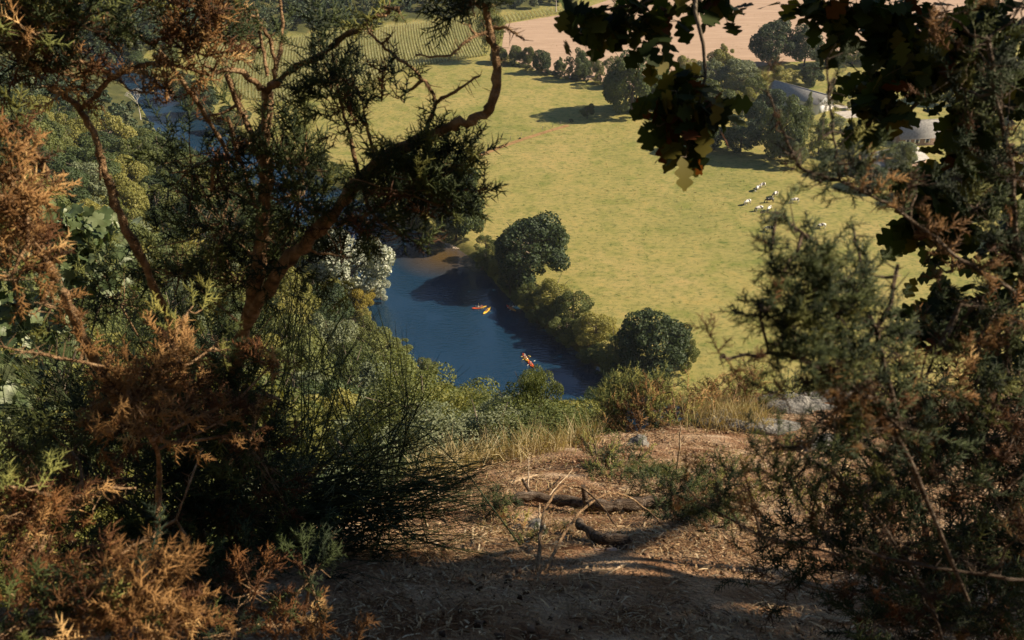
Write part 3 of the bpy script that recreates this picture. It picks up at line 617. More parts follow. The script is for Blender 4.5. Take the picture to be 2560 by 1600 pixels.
# field boundary: fence posts and scrub along the ditch
M['post'] = solid('grey_post', [(.2, .17, .13), (.36, .32, .26)], 8, .9, .3)
mb = MB(); mb.tube([(0, 0, -.2), (0, .01, .6), (.02, 0, 1.25)], [.085, .08, .07], 6); pm = mb.mesh('post', M['post'])
posts = [(1195, 383), (1222, 372), (1250, 359), (1276, 349), (1303, 340), (1330, 331), (1356, 324), (1382, 317), (1402, 311), (1424, 305)]
posts += [(2080, 276), (2098, 279), (2118, 276), (2140, 279), (2160, 281), (2060, 280), (2163, 176), (2240, 182)]
for i, (a, b) in enumerate(posts):
    o = bpy.data.objects.new('fence_post', pm); COL.objects.link(o); o.location = W(a, b, 1.5); o.scale = (1.3, 1.3, 1.2)
    up = i >= 10
    tag(o, 'thin grey post of the farm garden fence below the barn' if up else 'thin grey fence post on the dry line between the two meadows', 'post', 'garden fence posts' if up else 'meadow fence posts')
for i, (a, b, s, lb) in enumerate([(1160, 400, 3.2, 'dark low bush at the left end of the meadow fence'), (1185, 392, 2.4, 'second low bush along the meadow fence'), (1208, 384, 2.0, 'third small bush along the meadow fence'), (1235, 371, 1.4, 'tiny scrub clump at the fourth post of the meadow fence'), (1300, 348, 1.2, 'tiny scrub clump midway along the meadow fence'), (1428, 306, 2.4, 'brown scrub clump at the upper end of the meadow fence')]):
    tree('bush', W(a, b, 1.4), s, s*.7, 'lobed', 'blue', lb, 'bush')
M['drygrass'] = solid('dry_grass_strip', [(.2, .12, .045), (.36, .22, .1)], .6, .95, .2)
strip('dry_track', [(1190, 392), (1250, 368), (1310, 347), (1370, 328), (1420, 313)], 2.4, 1.57, M['drygrass'])
# ------------------------------------------------------------------ skinned figures
def skin(name, verts, edges, rad, m, sub=1, parent=None, root=0):
    me = bpy.data.meshes.new(name); me.from_pydata(verts, edges, []); o = bpy.data.objects.new(name, me); COL.objects.link(o)
    o.modifiers.new('s', 'SKIN'); sk = me.skin_vertices[0].data
    for i, r in enumerate(rad): r = (r, r) if np.isscalar(r) else r; sk[i].radius = r; sk[i].use_root = (i == root)
    ss = o.modifiers.new('b', 'SUBSURF'); ss.levels = sub; ss.render_levels = sub
    dg = bpy.context.evaluated_depsgraph_get(); nm = bpy.data.meshes.new_from_object(o.evaluated_get(dg)); nm.name = name
    bpy.data.objects.remove(o); nm.materials.clear(); nm.materials.append(m)
    for p in nm.polygons: p.use_smooth = True
    return nm
def cowmat(name, thr, lo=(.015, .013, .013), hi=(.78, .75, .7)):
    m, n, l = mat(name); out = n.new('ShaderNodeOutputMaterial'); tc = n.new('ShaderNodeTexCoord'); oi = n.new('ShaderNodeObjectInfo')
    mp = n.new('ShaderNodeMapping'); l.new(tc.outputs['Object'], mp.inputs[0])
    cb = n.new('ShaderNodeCombineXYZ'); mm = n.new('ShaderNodeMath'); mm.operation = 'MULTIPLY'; mm.inputs[1].default_value = 40; l.new(oi.outputs['Random'], mm.inputs[0])
    for k in range(3): l.new(mm.outputs[0], cb.inputs[k])
    l.new(cb.outputs[0], mp.inputs['Location']); no = n.new('ShaderNodeTexNoise'); no.inputs['Scale'].default_value = 1.5; no.inputs['Detail'].default_value = 1; l.new(mp.outputs[0], no.inputs[0])
    r = ramp(n, [(thr-.01, lo), (thr+.01, hi)]); l.new(no.outputs[0], r.inputs[0]); b = n.new('ShaderNodeBsdfPrincipled'); b.inputs['Roughness'].default_value = .7; l.new(r.outputs[0], b.inputs['Base Color']); l.new(b.outputs[0], out.inputs[0]); return m
def cow_mesh(name, m, hd, st):
    V = [(-.85, 0, 1.22), (-.3, 0, 1.15), (.3, 0, 1.12), (.72, 0, 1.18), (1.05, 0, 1.12)]; R = [(.27, .3), (.36, .4), (.36, .4), (.27, .33), (.16, .2)]
    if hd: V += [(1.3, 0, .78), (1.42, .03, .42), (1.55, .05, .12)]
    else: V += [(1.32, 0, 1.25), (1.52, 0, 1.3), (1.85, 0, 1.1)]
    R += [.14, .14, .075]; E = [(i, i+1) for i in range(7)]
    for s in (-1, 1):
        k = len(V); V += [(.7+.0*s, .2*s, .82), (.72+st*s, .2*s, .45), (.7+st*s*1.3, .2*s, .04)]; R += [.12, .065, .065]; E += [(3, k), (k, k+1), (k+1, k+2)]
        k = len(V); V += [(-.82, .24*s, .88), (-1.0-st*s, .22*s, .52), (-.92-st*s*1.3, .2*s, .04)]; R += [.17, .07, .065]; E += [(0, k), (k, k+1), (k+1, k+2)]
        k = len(V); b = V[5]; h = V[6]; V += [(h[0]-.08, .2*s, h[2]+.16)]; R += [.04]; E += [(6, k)]
    k = len(V); V += [(-1.18, 0, 1.2), (-1.24, .02, .8), (-1.2, .04, .5)]; R += [.05, .03, .06]; E += [(0, k), (k, k+1), (k+1, k+2)]
    V += [(-.45, 0, .72)]; R += [.12]; E += [(1, len(V)-1)]
    return skin(name, V, E, R, m, 1)
cA = [cow_mesh('cow', cowmat('cow_hide', .5), True, .1), cow_mesh('cow', cowmat('cow_hide_white', .44), True, -.06)]
cB = cow_mesh('cow', cowmat('cow_hide_black', .72), True, .05)
cows = [(1893, 477, 232, 0, 'black and white cow grazing beside another at the top of the herd, head down left'), (1905, 470, 215, 0, 'black and white cow standing half behind its neighbour at the top of the herd'),
 (1937, 492, 222, 1, 'mostly white cow with dark shoulder, between the top pair and the black cow'), (1868, 512, 215, 1, 'white cow with dark patches, leftmost of the herd'),
 (1923, 507, 190, 2, 'all black cow in the middle of the herd'), (1986, 508, 190, 1, 'white cow with small dark back patches, right of the black cow'),
 (1897, 528, 200, 0, 'black and white cow on the left of the two grazing below the black one'), (1922, 528, 235, 0, 'black and white cow on the right of the two grazing below the black one'),
 (1924, 579, 165, 0, 'black and white cow grazing alone at the bottom of the meadow group'), (2053, 572, 195, 1, 'white cow with dark flank patch, rightmost of the herd')]
for x, y, a, k, lb in cows:
    o = bpy.data.objects.new('cow', cB if k == 2 else cA[k]); COL.objects.link(o); o.location = W(x, y, 1.5); o.rotation_euler = (0, 0, R_(a)); o.scale = (1.25, 1.3, 1.3)
    tag(o, lb, 'cow', 'cows grazing on the meadow')
# ------------------------------------------------------------------ kayaks
def paintmat(name, a, b):
    m, n, l = mat(name); out = n.new('ShaderNodeOutputMaterial'); tc = n.new('ShaderNodeTexCoord'); sx = n.new('ShaderNodeSeparateXYZ'); l.new(tc.outputs['Object'], sx.inputs[0])
    mr = n.new('ShaderNodeMapRange'); mr.inputs[1].default_value = -.7; mr.inputs[2].default_value = .1; l.new(sx.outputs[0], mr.inputs[0]); r = ramp(n, [(0, b), (1, a)]); l.new(mr.outputs[0], r.inputs[0])
    p = n.new('ShaderNodeBsdfPrincipled'); p.inputs['Roughness'].default_value = .4; l.new(r.outputs[0], p.inputs['Base Color']); l.new(p.outputs[0], out.inputs[0]); return m
OR, YE, RE = (.75, .1, .02), (.8, .5, .04), (.7, .05, .015)
def kayak(px, py, rz, ca, cb, label, seats=2, z=.0, L=4.2):
    e = empty('kayak', W(px, py, z), R_(rz)); tag(e, label, 'kayak', None)
    mb = MB(); n = 19; m_ = 12; ring = []
    for i in range(n):
        t = i/(n-1)*2-1; w = .45*(1-abs(t)**2.4)**.75+.015; x = t*L/2; rise = .16*abs(t)**3
        for j in range(m_):
            a = j*2*math.pi/m_; y = w*math.cos(a); zz = math.sin(a); zz = zz*.17 if zz < 0 else zz*.13*(.7+.3*(abs(t) > .6))
            if zz > 0 and abs(t) < .55 and abs(y) < w*.75: zz = -.02
            ring.append((x, y, .13+zz+rise))
    q = [(i*m_+j, i*m_+(j+1) % m_, (i+1)*m_+(j+1) % m_, (i+1)*m_+j) for i in range(n-1) for j in range(m_)]
    mb.quads(ring, q); mb.obj('hull', paintmat('kayak_plastic', ca, cb), e, smooth=True)
    for k in range(seats):
        x = (-.75, .45)[k] if seats == 2 else -.3
        mb = MB(); mb.box((x-.12, -.14, .115), (x+.1, .14, .15)); mb.box((x-.2, -.16, .15), (x-.16, .16, .38)); mb.obj('seat', M['glass'], e)
    return e
def person_body(m):
    V = [(0, 0, .14), (-.02, 0, .34), (0, 0, .56), (.01, 0, .67), (.02, 0, .76), (.03, 0, .86)]; R = [.14, .13, .16, .055, .085, .075]; E = [(i, i+1) for i in range(5)]
    V += [(.11, 0, .78)]; R += [.02]; E += [(4, 6)]
    for s in (-1, 1):
        k = len(V); V += [(.02, .19*s, .56), (.12, .29*s, .36), (.34, .33*s, .42), (.41, .33*s, .44)]; R += [.06, .045, .033, .03]; E += [(2, k), (k, k+1), (k+1, k+2), (k+2, k+3)]
        for f in range(4):
            j = len(V); V += [(.45, (.295+.022*f)*s, .455), (.475, (.295+.022*f)*s, .43)]; R += [.009, .008]; E += [(k+3, j), (j, j+1)]
        j = len(V); V += [(.42, .28*s, .43)]; R += [.011]; E += [(k+3, j)]
        k = len(V); V += [(.08, .1*s, .12), (.48, .16*s, .3), (.82, .13*s, .14), (.9, .13*s, .2)]; R += [.1, .065, .045, .035]; E += [(0, k), (k, k+1), (k+1, k+2), (k+2, k+3)]
    return skin('person', V, E, R, m, 1)
PB = person_body(solid('skin', [(.45, .26, .17), (.55, .34, .23)], 3, .6, 0))
def blob(mb, c, r, n1=10, n2=7, lo=-1.5, hi=1.5):
    v = [(c[0]+r[0]*math.cos(a)*math.cos(e_), c[1]+r[1]*math.sin(a)*math.cos(e_), c[2]+r[2]*math.sin(e_)) for e_ in np.linspace(lo, hi, n2) for a in np.arange(n1)*2*math.pi/n1]
    mb.quads(v, [(i*n1+j, i*n1+(j+1) % n1, (i+1)*n1+(j+1) % n1, (i+1)*n1+j) for i in range(n2-1) for j in range(n1)])
def crew(k, x, vest, pad, lb, tilt=0., hat=None):
    R = Matrix.Rotation(k.rotation_euler.z, 4, 'Z'); p = np.array(k.location)+np.array(R @ Vector((x, 0, .08)))
    o = bpy.data.objects.new('person', PB); COL.objects.link(o); o.location = p; o.rotation_euler = (0, 0, k.rotation_euler.z); tag(o, 'person '+lb, 'person')
    mb = MB(); blob(mb, (-.01, 0, .45), (.175, .215, .21), lo=-1.0, hi=1.1); mb.obj('life_vest', vestm(vest), o, smooth=True)
    mb = MB(); blob(mb, (-.01, 0, .83), (.1, .1, .1), lo=-.4); mb.obj('cap' if hat else 'hair', vestm(hat or (.06, .035, .02)), o, smooth=True)
    mb = MB(); blob(mb, (.0, 0, .15), (.19, .2, .11), lo=-1.2); mb.obj('shorts', vestm((.16, .17, .22)), o, smooth=True)
    q = empty('paddle', p+np.array(R @ Vector((.47, 0, .44))), k.rotation_euler.z); q.rotation_euler = (R_(tilt), 0, k.rotation_euler.z+R_(8)); tag(q, pad[1], 'paddle')
    mb = MB(); mb.tube([(0, -.85, 0), (0, 0, 0), (0, .85, 0)], .016, 6); mb.obj('shaft', M['glass'], q)
    for s in (-1, 1):
        mb = MB(); blob(mb, (0, s*1.03, 0), (.035, .28, .13)); mb.obj('blade', vestm(pad[0]), q, smooth=True)
VM = {}
def vestm(c):
    if c not in VM: VM[c] = solid('fabric', [tuple(x*.85 for x in c), c], 4, .6, 0)
    return VM[c]
YP = (.85, .65, .2); WP = (.8, .78, .75)
k1 = kayak(1198, 770, 197, OR, (.6, .35, .03), 'orange kayak fading to yellow, left one of the upper pair')
crew(k1, .2, (.75, .75, .72), (YP, 'yellow paddle across the left orange kayak of the upper pair'), 'in a pale vest in the left orange kayak of the upper pair', 20)
crew(k1, -.75, (.6, .06, .06), (YP, 'rear paddle of the left orange kayak of the upper pair'), 'in a red vest, rear of the left orange kayak, upper pair', -10)
k2 = kayak(1217, 778, 243, YE, YE, 'yellow kayak, right one of the upper pair', 1)
crew(k2, -.3, (.35, .08, .05), (YP, 'yellow paddle across the yellow kayak'), 'paddling the yellow kayak', -14)
k3 = kayak(1278, 772, 308, (.6, .28, .03), RE, 'dark orange kayak in the shade of the tall riverside oak')
crew(k3, .2, (.5, .07, .05), (WP, 'front paddle of the shaded dark orange kayak'), 'in front in the shaded dark orange kayak', 12)
crew(k3, -.75, (.3, .3, .32), (WP, 'rear paddle of the shaded dark orange kayak'), 'at the rear of the shaded dark orange kayak', -12)
k4 = kayak(1314, 896, 290, YE, OR, 'orange and yellow kayak touching the red one, lower pair')
crew(k4, .2, (.55, .52, .58), (YP, 'yellow paddle at the front of the lower orange and yellow kayak'), 'in a grey vest, front of the lower orange and yellow kayak', 8)
crew(k4, -.75, (.75, .73, .7), (YP, 'yellow paddle at the rear of the lower orange and yellow kayak'), 'in a white cap, rear of the lower orange and yellow kayak', -8, (.8, .8, .76))
k5 = kayak(1327, 911, 293, OR, RE, 'bright red-orange kayak, nearest to the camera of all')
crew(k5, -.3, (.5, .35, .38), (WP, 'white paddle across the nearest red-orange kayak'), 'lying back in the nearest red-orange kayak', 16)
kayak(1213, 668, 345, OR, RE, 'small orange kayak lying beached at the gravel shore', 1, .15, 3.2)
# ------------------------------------------------------------------ foreground: gorse, oak, broom
def shoot_template(seed, ns=19, side=3, sl=.31, w=.02):
    g = np.random.default_rng(seed); V = []; F = []
    def tri3(b, tip, r):
        d = tip-b; d = d/np.linalg.norm(d); u = np.cross(d, [.3, .5, .8]); u /= np.linalg.norm(u); x = np.cross(d, u); i = len(V)
        for k in range(3): a = k*2.094; V.append(b+r*(math.cos(a)*u+math.sin(a)*x))
        V.append(tip); F.extend([(i, i+1, i+3), (i+1, i+2, i+3), (i+2, i, i+3)])
    def axis(b, d, L, n, r):
        d = d/np.linalg.norm(d); tri3(b, b+d*L, r); u = np.cross(d, [.2, .9, .1]); u /= np.linalg.norm(u); x = np.cross(d, u)
        for k in range(n):
            t = (k+.5)/n; a = k*2.4+g.random(); an = R_(62-22*t)
            q = math.cos(an)*d+math.sin(an)*(math.cos(a)*u+math.sin(a)*x); tri3(b+d*L*t, b+d*L*t+q*sl*(.65+.5*g.random())*(1.05-.45*t)*min(1, L*1.6+.35), w)
    axis(np.zeros(3), np.array([.05, 0, 1.]), 1., ns, .022)
    for k in range(side):
        t = .15+.6*g.random(); a = g.random()*6.28; axis(np.array([0, 0, t]), np.array([math.cos(a), math.sin(a), .9]), .45, 9, .016)
    return np.array(V), np.array(F)
ST = [shoot_template(s) for s in range(5)]
STC = [shoot_template(s+20, 16, 2, .26, .02) for s in range(3)]
LIMBK = .78; CLK = .66
NZ = lambda s=1.: RNG.normal(size=3)*s
def bend(a, b, k=.12):
    L = np.linalg.norm(b-a); m1 = a*.66+b*.34+NZ(L*k*.4)+[0, 0, -L*k*.5]; m2 = a*.33+b*.67+NZ(L*k*.4)
    return [a, m1, m2, b]
def bends(a, b, k=.12):
    a = np.broadcast_to(a, b.shape); L = np.linalg.norm(b-a, axis=1)[:, None]; g = lambda: RNG.normal(size=b.shape)*L*k*.4
    return np.stack([a, a*.66+b*.34+g()-L*k*.5*np.array([0, 0, 1.]), a*.33+b*.67+g(), b], 1)
def spiny(name, label, cat, limbs, clusters, mats, shoot=.12, ts=ST, group=None, dz=.12, twr=.0028, liftup=.7, limbmat='limb'):
    lp = []; mb = MB()
    for pts, r0, r1 in limbs:
        w = np.array([P(*p) for p in pts]); n = len(w)
        r0, r1 = r0*LIMBK, r1*LIMBK; tt = np.linspace(0, n-1, n*4); w2 = np.column_stack([np.interp(tt, range(n), w[:, i]) for i in range(3)])
        if n > 2:
            for _ in range(2): w2[1:-1] = w2[1:-1]*.5+(w2[:-2]+w2[2:])*.25
        rr = np.linspace(r0, r1, len(w2))*(1+.12*RNG.normal(size=len(w2))); w2[1:-1] += RNG.normal(size=(len(w2)-2, 3))*min(r0, .01)*.35
        mb.tube(w2, rr, 8); lp.append(w2)
        # thorny stubs
        k = int(len(w2)*1.6); i = RNG.integers(1, len(w2), k); d = RNG.normal(size=(k, 3)); d /= np.linalg.norm(d, axis=1)[:, None]; mb.tubes(np.stack([w2[i], w2[i]+d*(.015+.03*RNG.random((k, 1)))], 1), [.0016, .0005])
    base = lp[0][0] if lp else None
    allp = np.concatenate(lp) if lp else None
    out = {}
    for cl in clusters:
        px, py, rx, ry, d, n, k = cl; n = max(3, int(n*CLK)) if d < 4.5 else n; c = P(px, py, d); s = d/FPX; sh = shoot*(cl[7] if len(cl) > 7 else 1) if len(cl) > 7 else shoot
        o = RNG.normal(size=(n, 3))*.5
        off = o[:, :1]*rx*s*XA+o[:, 1:2]*ry*s*UA+o[:, 2:]*dz*max(.5, rx/120)*FA
        pos = c+off; dirs = off/(np.linalg.norm(off, axis=1)[:, None]+1e-6)*.8+np.array([0, 0, liftup])+RNG.normal(size=(n, 3))*.45
        dirs /= np.linalg.norm(dirs, axis=1)[:, None]
        if allp is not None:
            i = np.argmin(np.linalg.norm(allp-c, axis=1)); mb.tube(bend(allp[i], c), [twr*2, twr*1.6, twr*1.4, twr], 5)
        mb.tubes(bends(c+off[::2]*.12, pos[::2]), [twr, twr*.8, twr*.7, twr*.5]); k2 = n//2; mb.tubes(np.stack([pos[0:2*k2:2]*.7+c*.3, pos[1:2*k2:2]], 1), [twr*.6, twr*.4])
        L = sh*(.6+.8*RNG.random(n)); a = np.clip(.42+.25*RNG.normal(size=n), 0, 1)
        for ch, fr in k.items():
            out.setdefault(ch, [])
        ks = list(k); ch = RNG.choice(len(ks), n, p=np.array([k[x] for x in ks])/sum(k.values()))
        for ci, x in enumerate(ks):
            sel = ch == ci; out[x].append((pos[sel], dirs[sel], L[sel], a[sel]))
    e = empty(name, base if base is not None else P(*clusters[0][:2], clusters[0][4])); tag(e, label, cat, group)
    inv = -np.array(e.location); Z = lambda m: [v.__iadd__(inv) for v in m.v]
    if mb.n: Z(mb); mb.obj('stems', M[limbmat], e, smooth=True)
    for x, L4 in out.items():
        m2 = MB(); pos = np.concatenate([q[0] for q in L4]); di = np.concatenate([q[1] for q in L4]); L = np.concatenate([q[2] for q in L4]); a = np.concatenate([q[3] for q in L4])
        t = RNG.integers(0, len(ts), len(pos)); MM = rotmats(di, sc=L)
        for ti in range(len(ts)):
            s = t == ti
            if s.any(): m2.inst(ts[ti][0], ts[ti][1], MM[s], pos[s], a[s])
        if m2.n: Z(m2); m2.obj({'g': 'green_shoots', 'y': 'yellow_green_shoots', 'b': 'dry_shoots', 'r': 'rust_shoots'}[x], M[mats[x]], e)
    return e
GM = {'g': 'gorse', 'y': 'gorsey', 'b': 'dry', 'r': 'drydk'}
g_, y_, b_, r_ = {'g': 1}, {'y': 1}, {'b': 1}, {'r': 1}
gy = {'g': .8, 'y': .2}; gr = {'g': .85, 'r': .15}; gb = {'g': .6, 'b': .4}; br = {'b': .55, 'r': .45}; by = {'b': .8, 'y': .2}
# A: the big gorse in the left centre
spiny('gorse_bush', 'tall dark gorse with bare forked trunk and one long limb reaching across the meadow view', 'gorse bush', [
 ([(560, 1330, 5.1), (570, 1100, 4.4), (585, 920, 3.8), (628, 770, 3.3), (650, 640, 3.1), (662, 480, 3.0), (662, 340, 2.95), (668, 230, 2.9)], .04, .02),
 ([(668, 232, 2.9), (720, 180, 2.85), (790, 145, 2.8), (860, 95, 2.75), (920, 55, 2.7), (985, 18, 2.7), (1000, 30, 2.7)], .016, .006),
 ([(668, 240, 2.9), (690, 180, 2.87), (682, 110, 2.85), (655, 60, 2.83), (622, 32, 2.8)], .011, .005),
 ([(690, 175, 2.88), (708, 90, 2.9), (700, -10, 2.9)], .008, .005),
 ([(665, 238, 2.9), (630, 195, 2.85), (590, 172, 2.82), (540, 180, 2.8), (510, 160, 2.8)], .012, .006),
 ([(652, 395, 2.98), (612, 348, 2.9)], .01, .006),
 ([(565, 185, 2.95), (592, 262, 3.0), (622, 312, 3.0), (640, 370, 3.0), (655, 410, 3.0)], .009, .012),
 ([(640, 20, 2.9), (655, 110, 2.95), (668, 190, 2.95)], .004, .008),
 ([(632, 785, 3.3), (690, 690, 3.15), (745, 620, 3.0), (837, 537, 2.93), (890, 460, 2.88), (945, 403, 2.8), (1060, 345, 2.75), (1130, 314, 2.72), (1195, 297, 2.7), (1232, 262, 2.68), (1245, 190, 2.66), (1237, 110, 2.65), (1218, 55, 2.64), (1200, -20, 2.6)], .03, .0115),
 ([(1058, 346, 2.75), (1072, 300, 2.73), (1090, 258, 2.7), (1078, 220, 2.68), (1040, 180, 2.66), (985, 135, 2.64), (950, 110, 2.62), (922, 78, 2.6)], .009, .004),
 ([(950, 110, 2.62), (968, 102, 2.6), (978, 88, 2.6)], .004, .002),
 ([(1090, 258, 2.7), (1140, 225, 2.68), (1200, 190, 2.66)], .007, .004),
 ([(1232, 78, 2.65), (1190, 88, 2.62), (1155, 112, 2.6), (1125, 142, 2.6), (1038, 137, 2.58)], .006, .003),
 ([(1228, 70, 2.65), (1265, 70, 2.64), (1290, 85, 2.62), (1310, 100, 2.6)], .006, .003),
 ([(900, 455, 2.88), (930, 540, 2.85), (1000, 590, 2.85)], .008, .003), ([(960, 402, 2.8), (1050, 440, 2.8), (1170, 480, 2.8), (1215, 470, 2.8)], .008, .003),
 ([(905, 250, 2.7), (920, 330, 2.75), (940, 405, 2.8)], .003, .007), ([(830, 130, 2.75), (850, 250, 2.75), (880, 360, 2.8), (900, 450, 2.85)], .004, .008),
], [
 (480, 420, 90, 110, 3.0, 26, gr), (560, 560, 150, 150, 3.2, 110, g_), (450, 680, 130, 100, 3.4, 60, gy), (745, 500, 90, 120, 3.0, 80, g_), (700, 620, 100, 100, 3.2, 80, g_),
 (700, 370, 55, 80, 2.95, 34, g_), (760, 420, 70, 70, 2.95, 40, g_), (830, 190, 40, 90, 2.75, 38, g_), (800, 120, 30, 50, 2.75, 7, g_), (900, 300, 60, 60, 2.75, 18, gr), (850, 270, 45, 50, 2.75, 16, g_),
 (1000, 245, 50, 40, 2.7, 9, gr), (890, 215, 40, 40, 2.7, 12, g_),
 (900, 545, 90, 50, 2.9, 46, gr), (1020, 470, 120, 70, 2.8, 90, g_), (1110, 430, 70, 50, 2.8, 40, g_), (1120, 515, 70, 40, 2.8, 34, gr), (1010, 580, 90, 40, 2.85, 22, gr), (1190, 475, 40, 25, 2.8, 7, gr), (1060, 395, 60, 30, 2.8, 22, gy),
 (1185, 8, 50, 34, 2.62, 46, g_), (1175, 70, 30, 30, 2.62, 10, gr), (630, 120, 40, 60, 2.95, 9, g_), (620, 290, 50, 60, 3.05, 7, gr), (960, 15, 40, 20, 2.7, 4, y_), (915, 65, 25, 20, 2.7, 6, y_),
 (850, 640, 60, 60, 3.1, 30, g_), (600, 700, 130, 80, 3.4, 70, g_), (500, 300, 50, 50, 3.0, 6, gr), (560, 470, 80, 80, 3.1, 24, gr),
], GM, .105)
# B: half dead gorse at the upper left
spiny('gorse_bush', 'half dead gorse at the upper left with sunlit bare tan branches', 'gorse bush', [
 ([(480, 1100, 4.4), (440, 850, 3.6), (395, 730, 3.2), (330, 600, 3.0), (285, 500, 2.9), (262, 430, 2.85), (240, 345, 2.8), (205, 268, 2.75), (160, 240, 2.7), (128, 222, 2.7)], .02, .009),
 ([(205, 270, 2.75), (245, 230, 2.72), (290, 192, 2.7), (330, 166, 2.7), (370, 160, 2.7), (430, 163, 2.72), (480, 172, 2.74), (530, 190, 2.76)], .01, .006),
 ([(290, 192, 2.7), (240, 165, 2.66), (180, 153, 2.63), (120, 150, 2.6)], .009, .005),
 ([(375, 112, 2.7), (342, 82, 2.7), (315, 62, 2.7), (280, 85, 2.7), (262, 100, 2.7)], .005, .003),
 ([(375, 112, 2.7), (420, 92, 2.7), (470, 95, 2.7)], .005, .006),
 ([(395, 125, 2.8), (440, 180, 2.85), (490, 250, 2.9), (540, 330, 3.0), (590, 420, 3.1)], .007, .01),
 ([(568, 290, 2.95), (592, 370, 3.0), (612, 440, 3.05), (640, 520, 3.1)], .007, .009),
 ([(545, 370, 2.9), (535, 420, 2.9), (530, 475, 2.95)], .006, .007),
 ([(240, 345, 2.8), (248, 390, 2.8), (250, 450, 2.85)], .006, .004),
 ([(262, 430, 2.85), (285, 470, 2.9), (295, 520, 2.95)], .008, .01),
 ([(355, 170, 2.7), (358, 200, 2.68), (362, 230, 2.66)], .005, .003),
 ([(300, 200, 2.7), (320, 225, 2.68), (380, 232, 2.66), (420, 240, 2.66)], .004, .002)],
 [(150, 180, 75, 30, 2.62, 40, br), (110, 160, 50, 34, 2.6, 16, b_), (60, 100, 90, 70, 2.5, 44, gr), (180, 55, 110, 50, 2.5, 55, g_), (90, 40, 90, 50, 2.45, 60, gy), (90, 85, 50, 30, 2.4, 14, by),
 (270, 60, 60, 50, 2.6, 30, g_), (490, 130, 60, 50, 2.7, 34, br), (530, 70, 60, 45, 2.7, 30, gb), (430, 35, 60, 30, 2.7, 18, gr), (500, 20, 50, 25, 2.65, 26, by), (545, 150, 40, 40, 2.75, 10, r_), (620, 40, 40, 40, 2.8, 9, g_),
 (360, 222, 28, 16, 2.66, 9, b_), (418, 250, 22, 24, 2.66, 8, b_), (300, 130, 24, 30, 2.7, 7, b_), (110, 215, 40, 24, 2.65, 12, br), (575, 340, 30, 50, 2.95, 6, br), (200, 225, 60, 30, 2.75, 6, gr)], GM, .1)
# C: dead gorse against the left edge
spiny('gorse_bush', 'dead orange-brown gorse at the left picture edge, halfway up', 'gorse bush', [
 ([(340, 1080, 3.6), (270, 960, 3.1), (205, 840, 2.8), (150, 720, 2.5), (95, 620, 2.3), (60, 520, 2.1), (20, 440, 2.0)], .024, .008), ([(60, 520, 2.1), (90, 480, 2.1), (120, 430, 2.1)], .005, .002), ([(-60, 470, 2.0), (20, 500, 2.0), (70, 540, 2.1)], .008, .006)],
 [(30, 430, 45, 36, 2.0, 18, b_), (35, 520, 50, 55, 2.05, 46, b_), (80, 600, 40, 50, 2.2, 30, br), (20, 620, 60, 40, 2.1, 24, by), (60, 345, 20, 40, 2.1, 8, r_), (30, 690, 60, 40, 2.1, 20, by), (105, 760, 50, 50, 2.4, 16, gb), (20, 300, 30, 40, 2.1, 10, gr)], GM, .085)
# D
spiny('gorse_bush', 'sunlit clump of dead tan gorse above the broom at lower left', 'gorse bush', [
 ([(380, 1480, 3.4), (395, 1300, 3.1), (400, 1150, 2.8), (360, 1050, 2.5), (320, 960, 2.4)], .014, .004), ([(100, 885, 2.3), (200, 905, 2.35), (300, 925, 2.4), (380, 940, 2.45)], .004, .006), ([(310, 1140, 2.5), (345, 1100, 2.5), (385, 1060, 2.5)], .004, .004), ([(395, 1190, 2.9), (402, 1240, 2.9), (392, 1290, 2.9)], .006, .006), ([(110, 885, 2.3), (60, 880, 2.3), (-20, 860, 2.3)], .004, .003)],
 [(330, 1000, 55, 60, 2.35, 60, b_), (400, 960, 50, 60, 2.45, 40, b_), (430, 880, 40, 36, 2.4, 22, b_), (320, 1060, 60, 30, 2.4, 26, br), (215, 870, 16, 40, 2.4, 6, b_), (460, 1020, 50, 60, 2.6, 26, br), (690, 900, 30, 50, 2.8, 14, br), (620, 1080, 40, 50, 2.7, 16, br), (540, 1060, 50, 50, 2.8, 24, r_), (470, 780, 30, 50, 2.5, 9, y_), (530, 870, 40, 40, 2.6, 10, gy)], GM, .075)
# E: lower left dead gorse
spiny('gorse_bush', 'dead golden-brown gorse heap at the bottom left, brightest clump', 'gorse bush', [
 ([(420, 1700, 2.2), (380, 1600, 2.05), (350, 1500, 1.95), (330, 1430, 1.9)], .012, .004), ([(140, 1560, 1.9), (220, 1520, 1.9), (300, 1480, 1.9)], .007, .004), ([(200, 1410, 2.2), (300, 1408, 2.2), (400, 1412, 2.2)], .003, .003), ([(280, 1400, 2.5), (340, 1360, 2.6), (405, 1333, 2.7)], .004, .006)],
 [(330, 1450, 60, 45, 1.85, 50, {'b': .7, 'r': .2, 'g': .1}), (390, 1500, 70, 50, 1.85, 60, {'b': .6, 'r': .25, 'g': .15}), (320, 1540, 80, 45, 1.85, 50, by), (450, 1550, 60, 40, 1.9, 16, br), (180, 1480, 60, 40, 1.95, 20, r_), (200, 1580, 90, 30, 1.9, 20, gr), (60, 1570, 80, 50, 1.8, 26, gr), (420, 1595, 90, 20, 1.8, 10, br)], GM, .075)
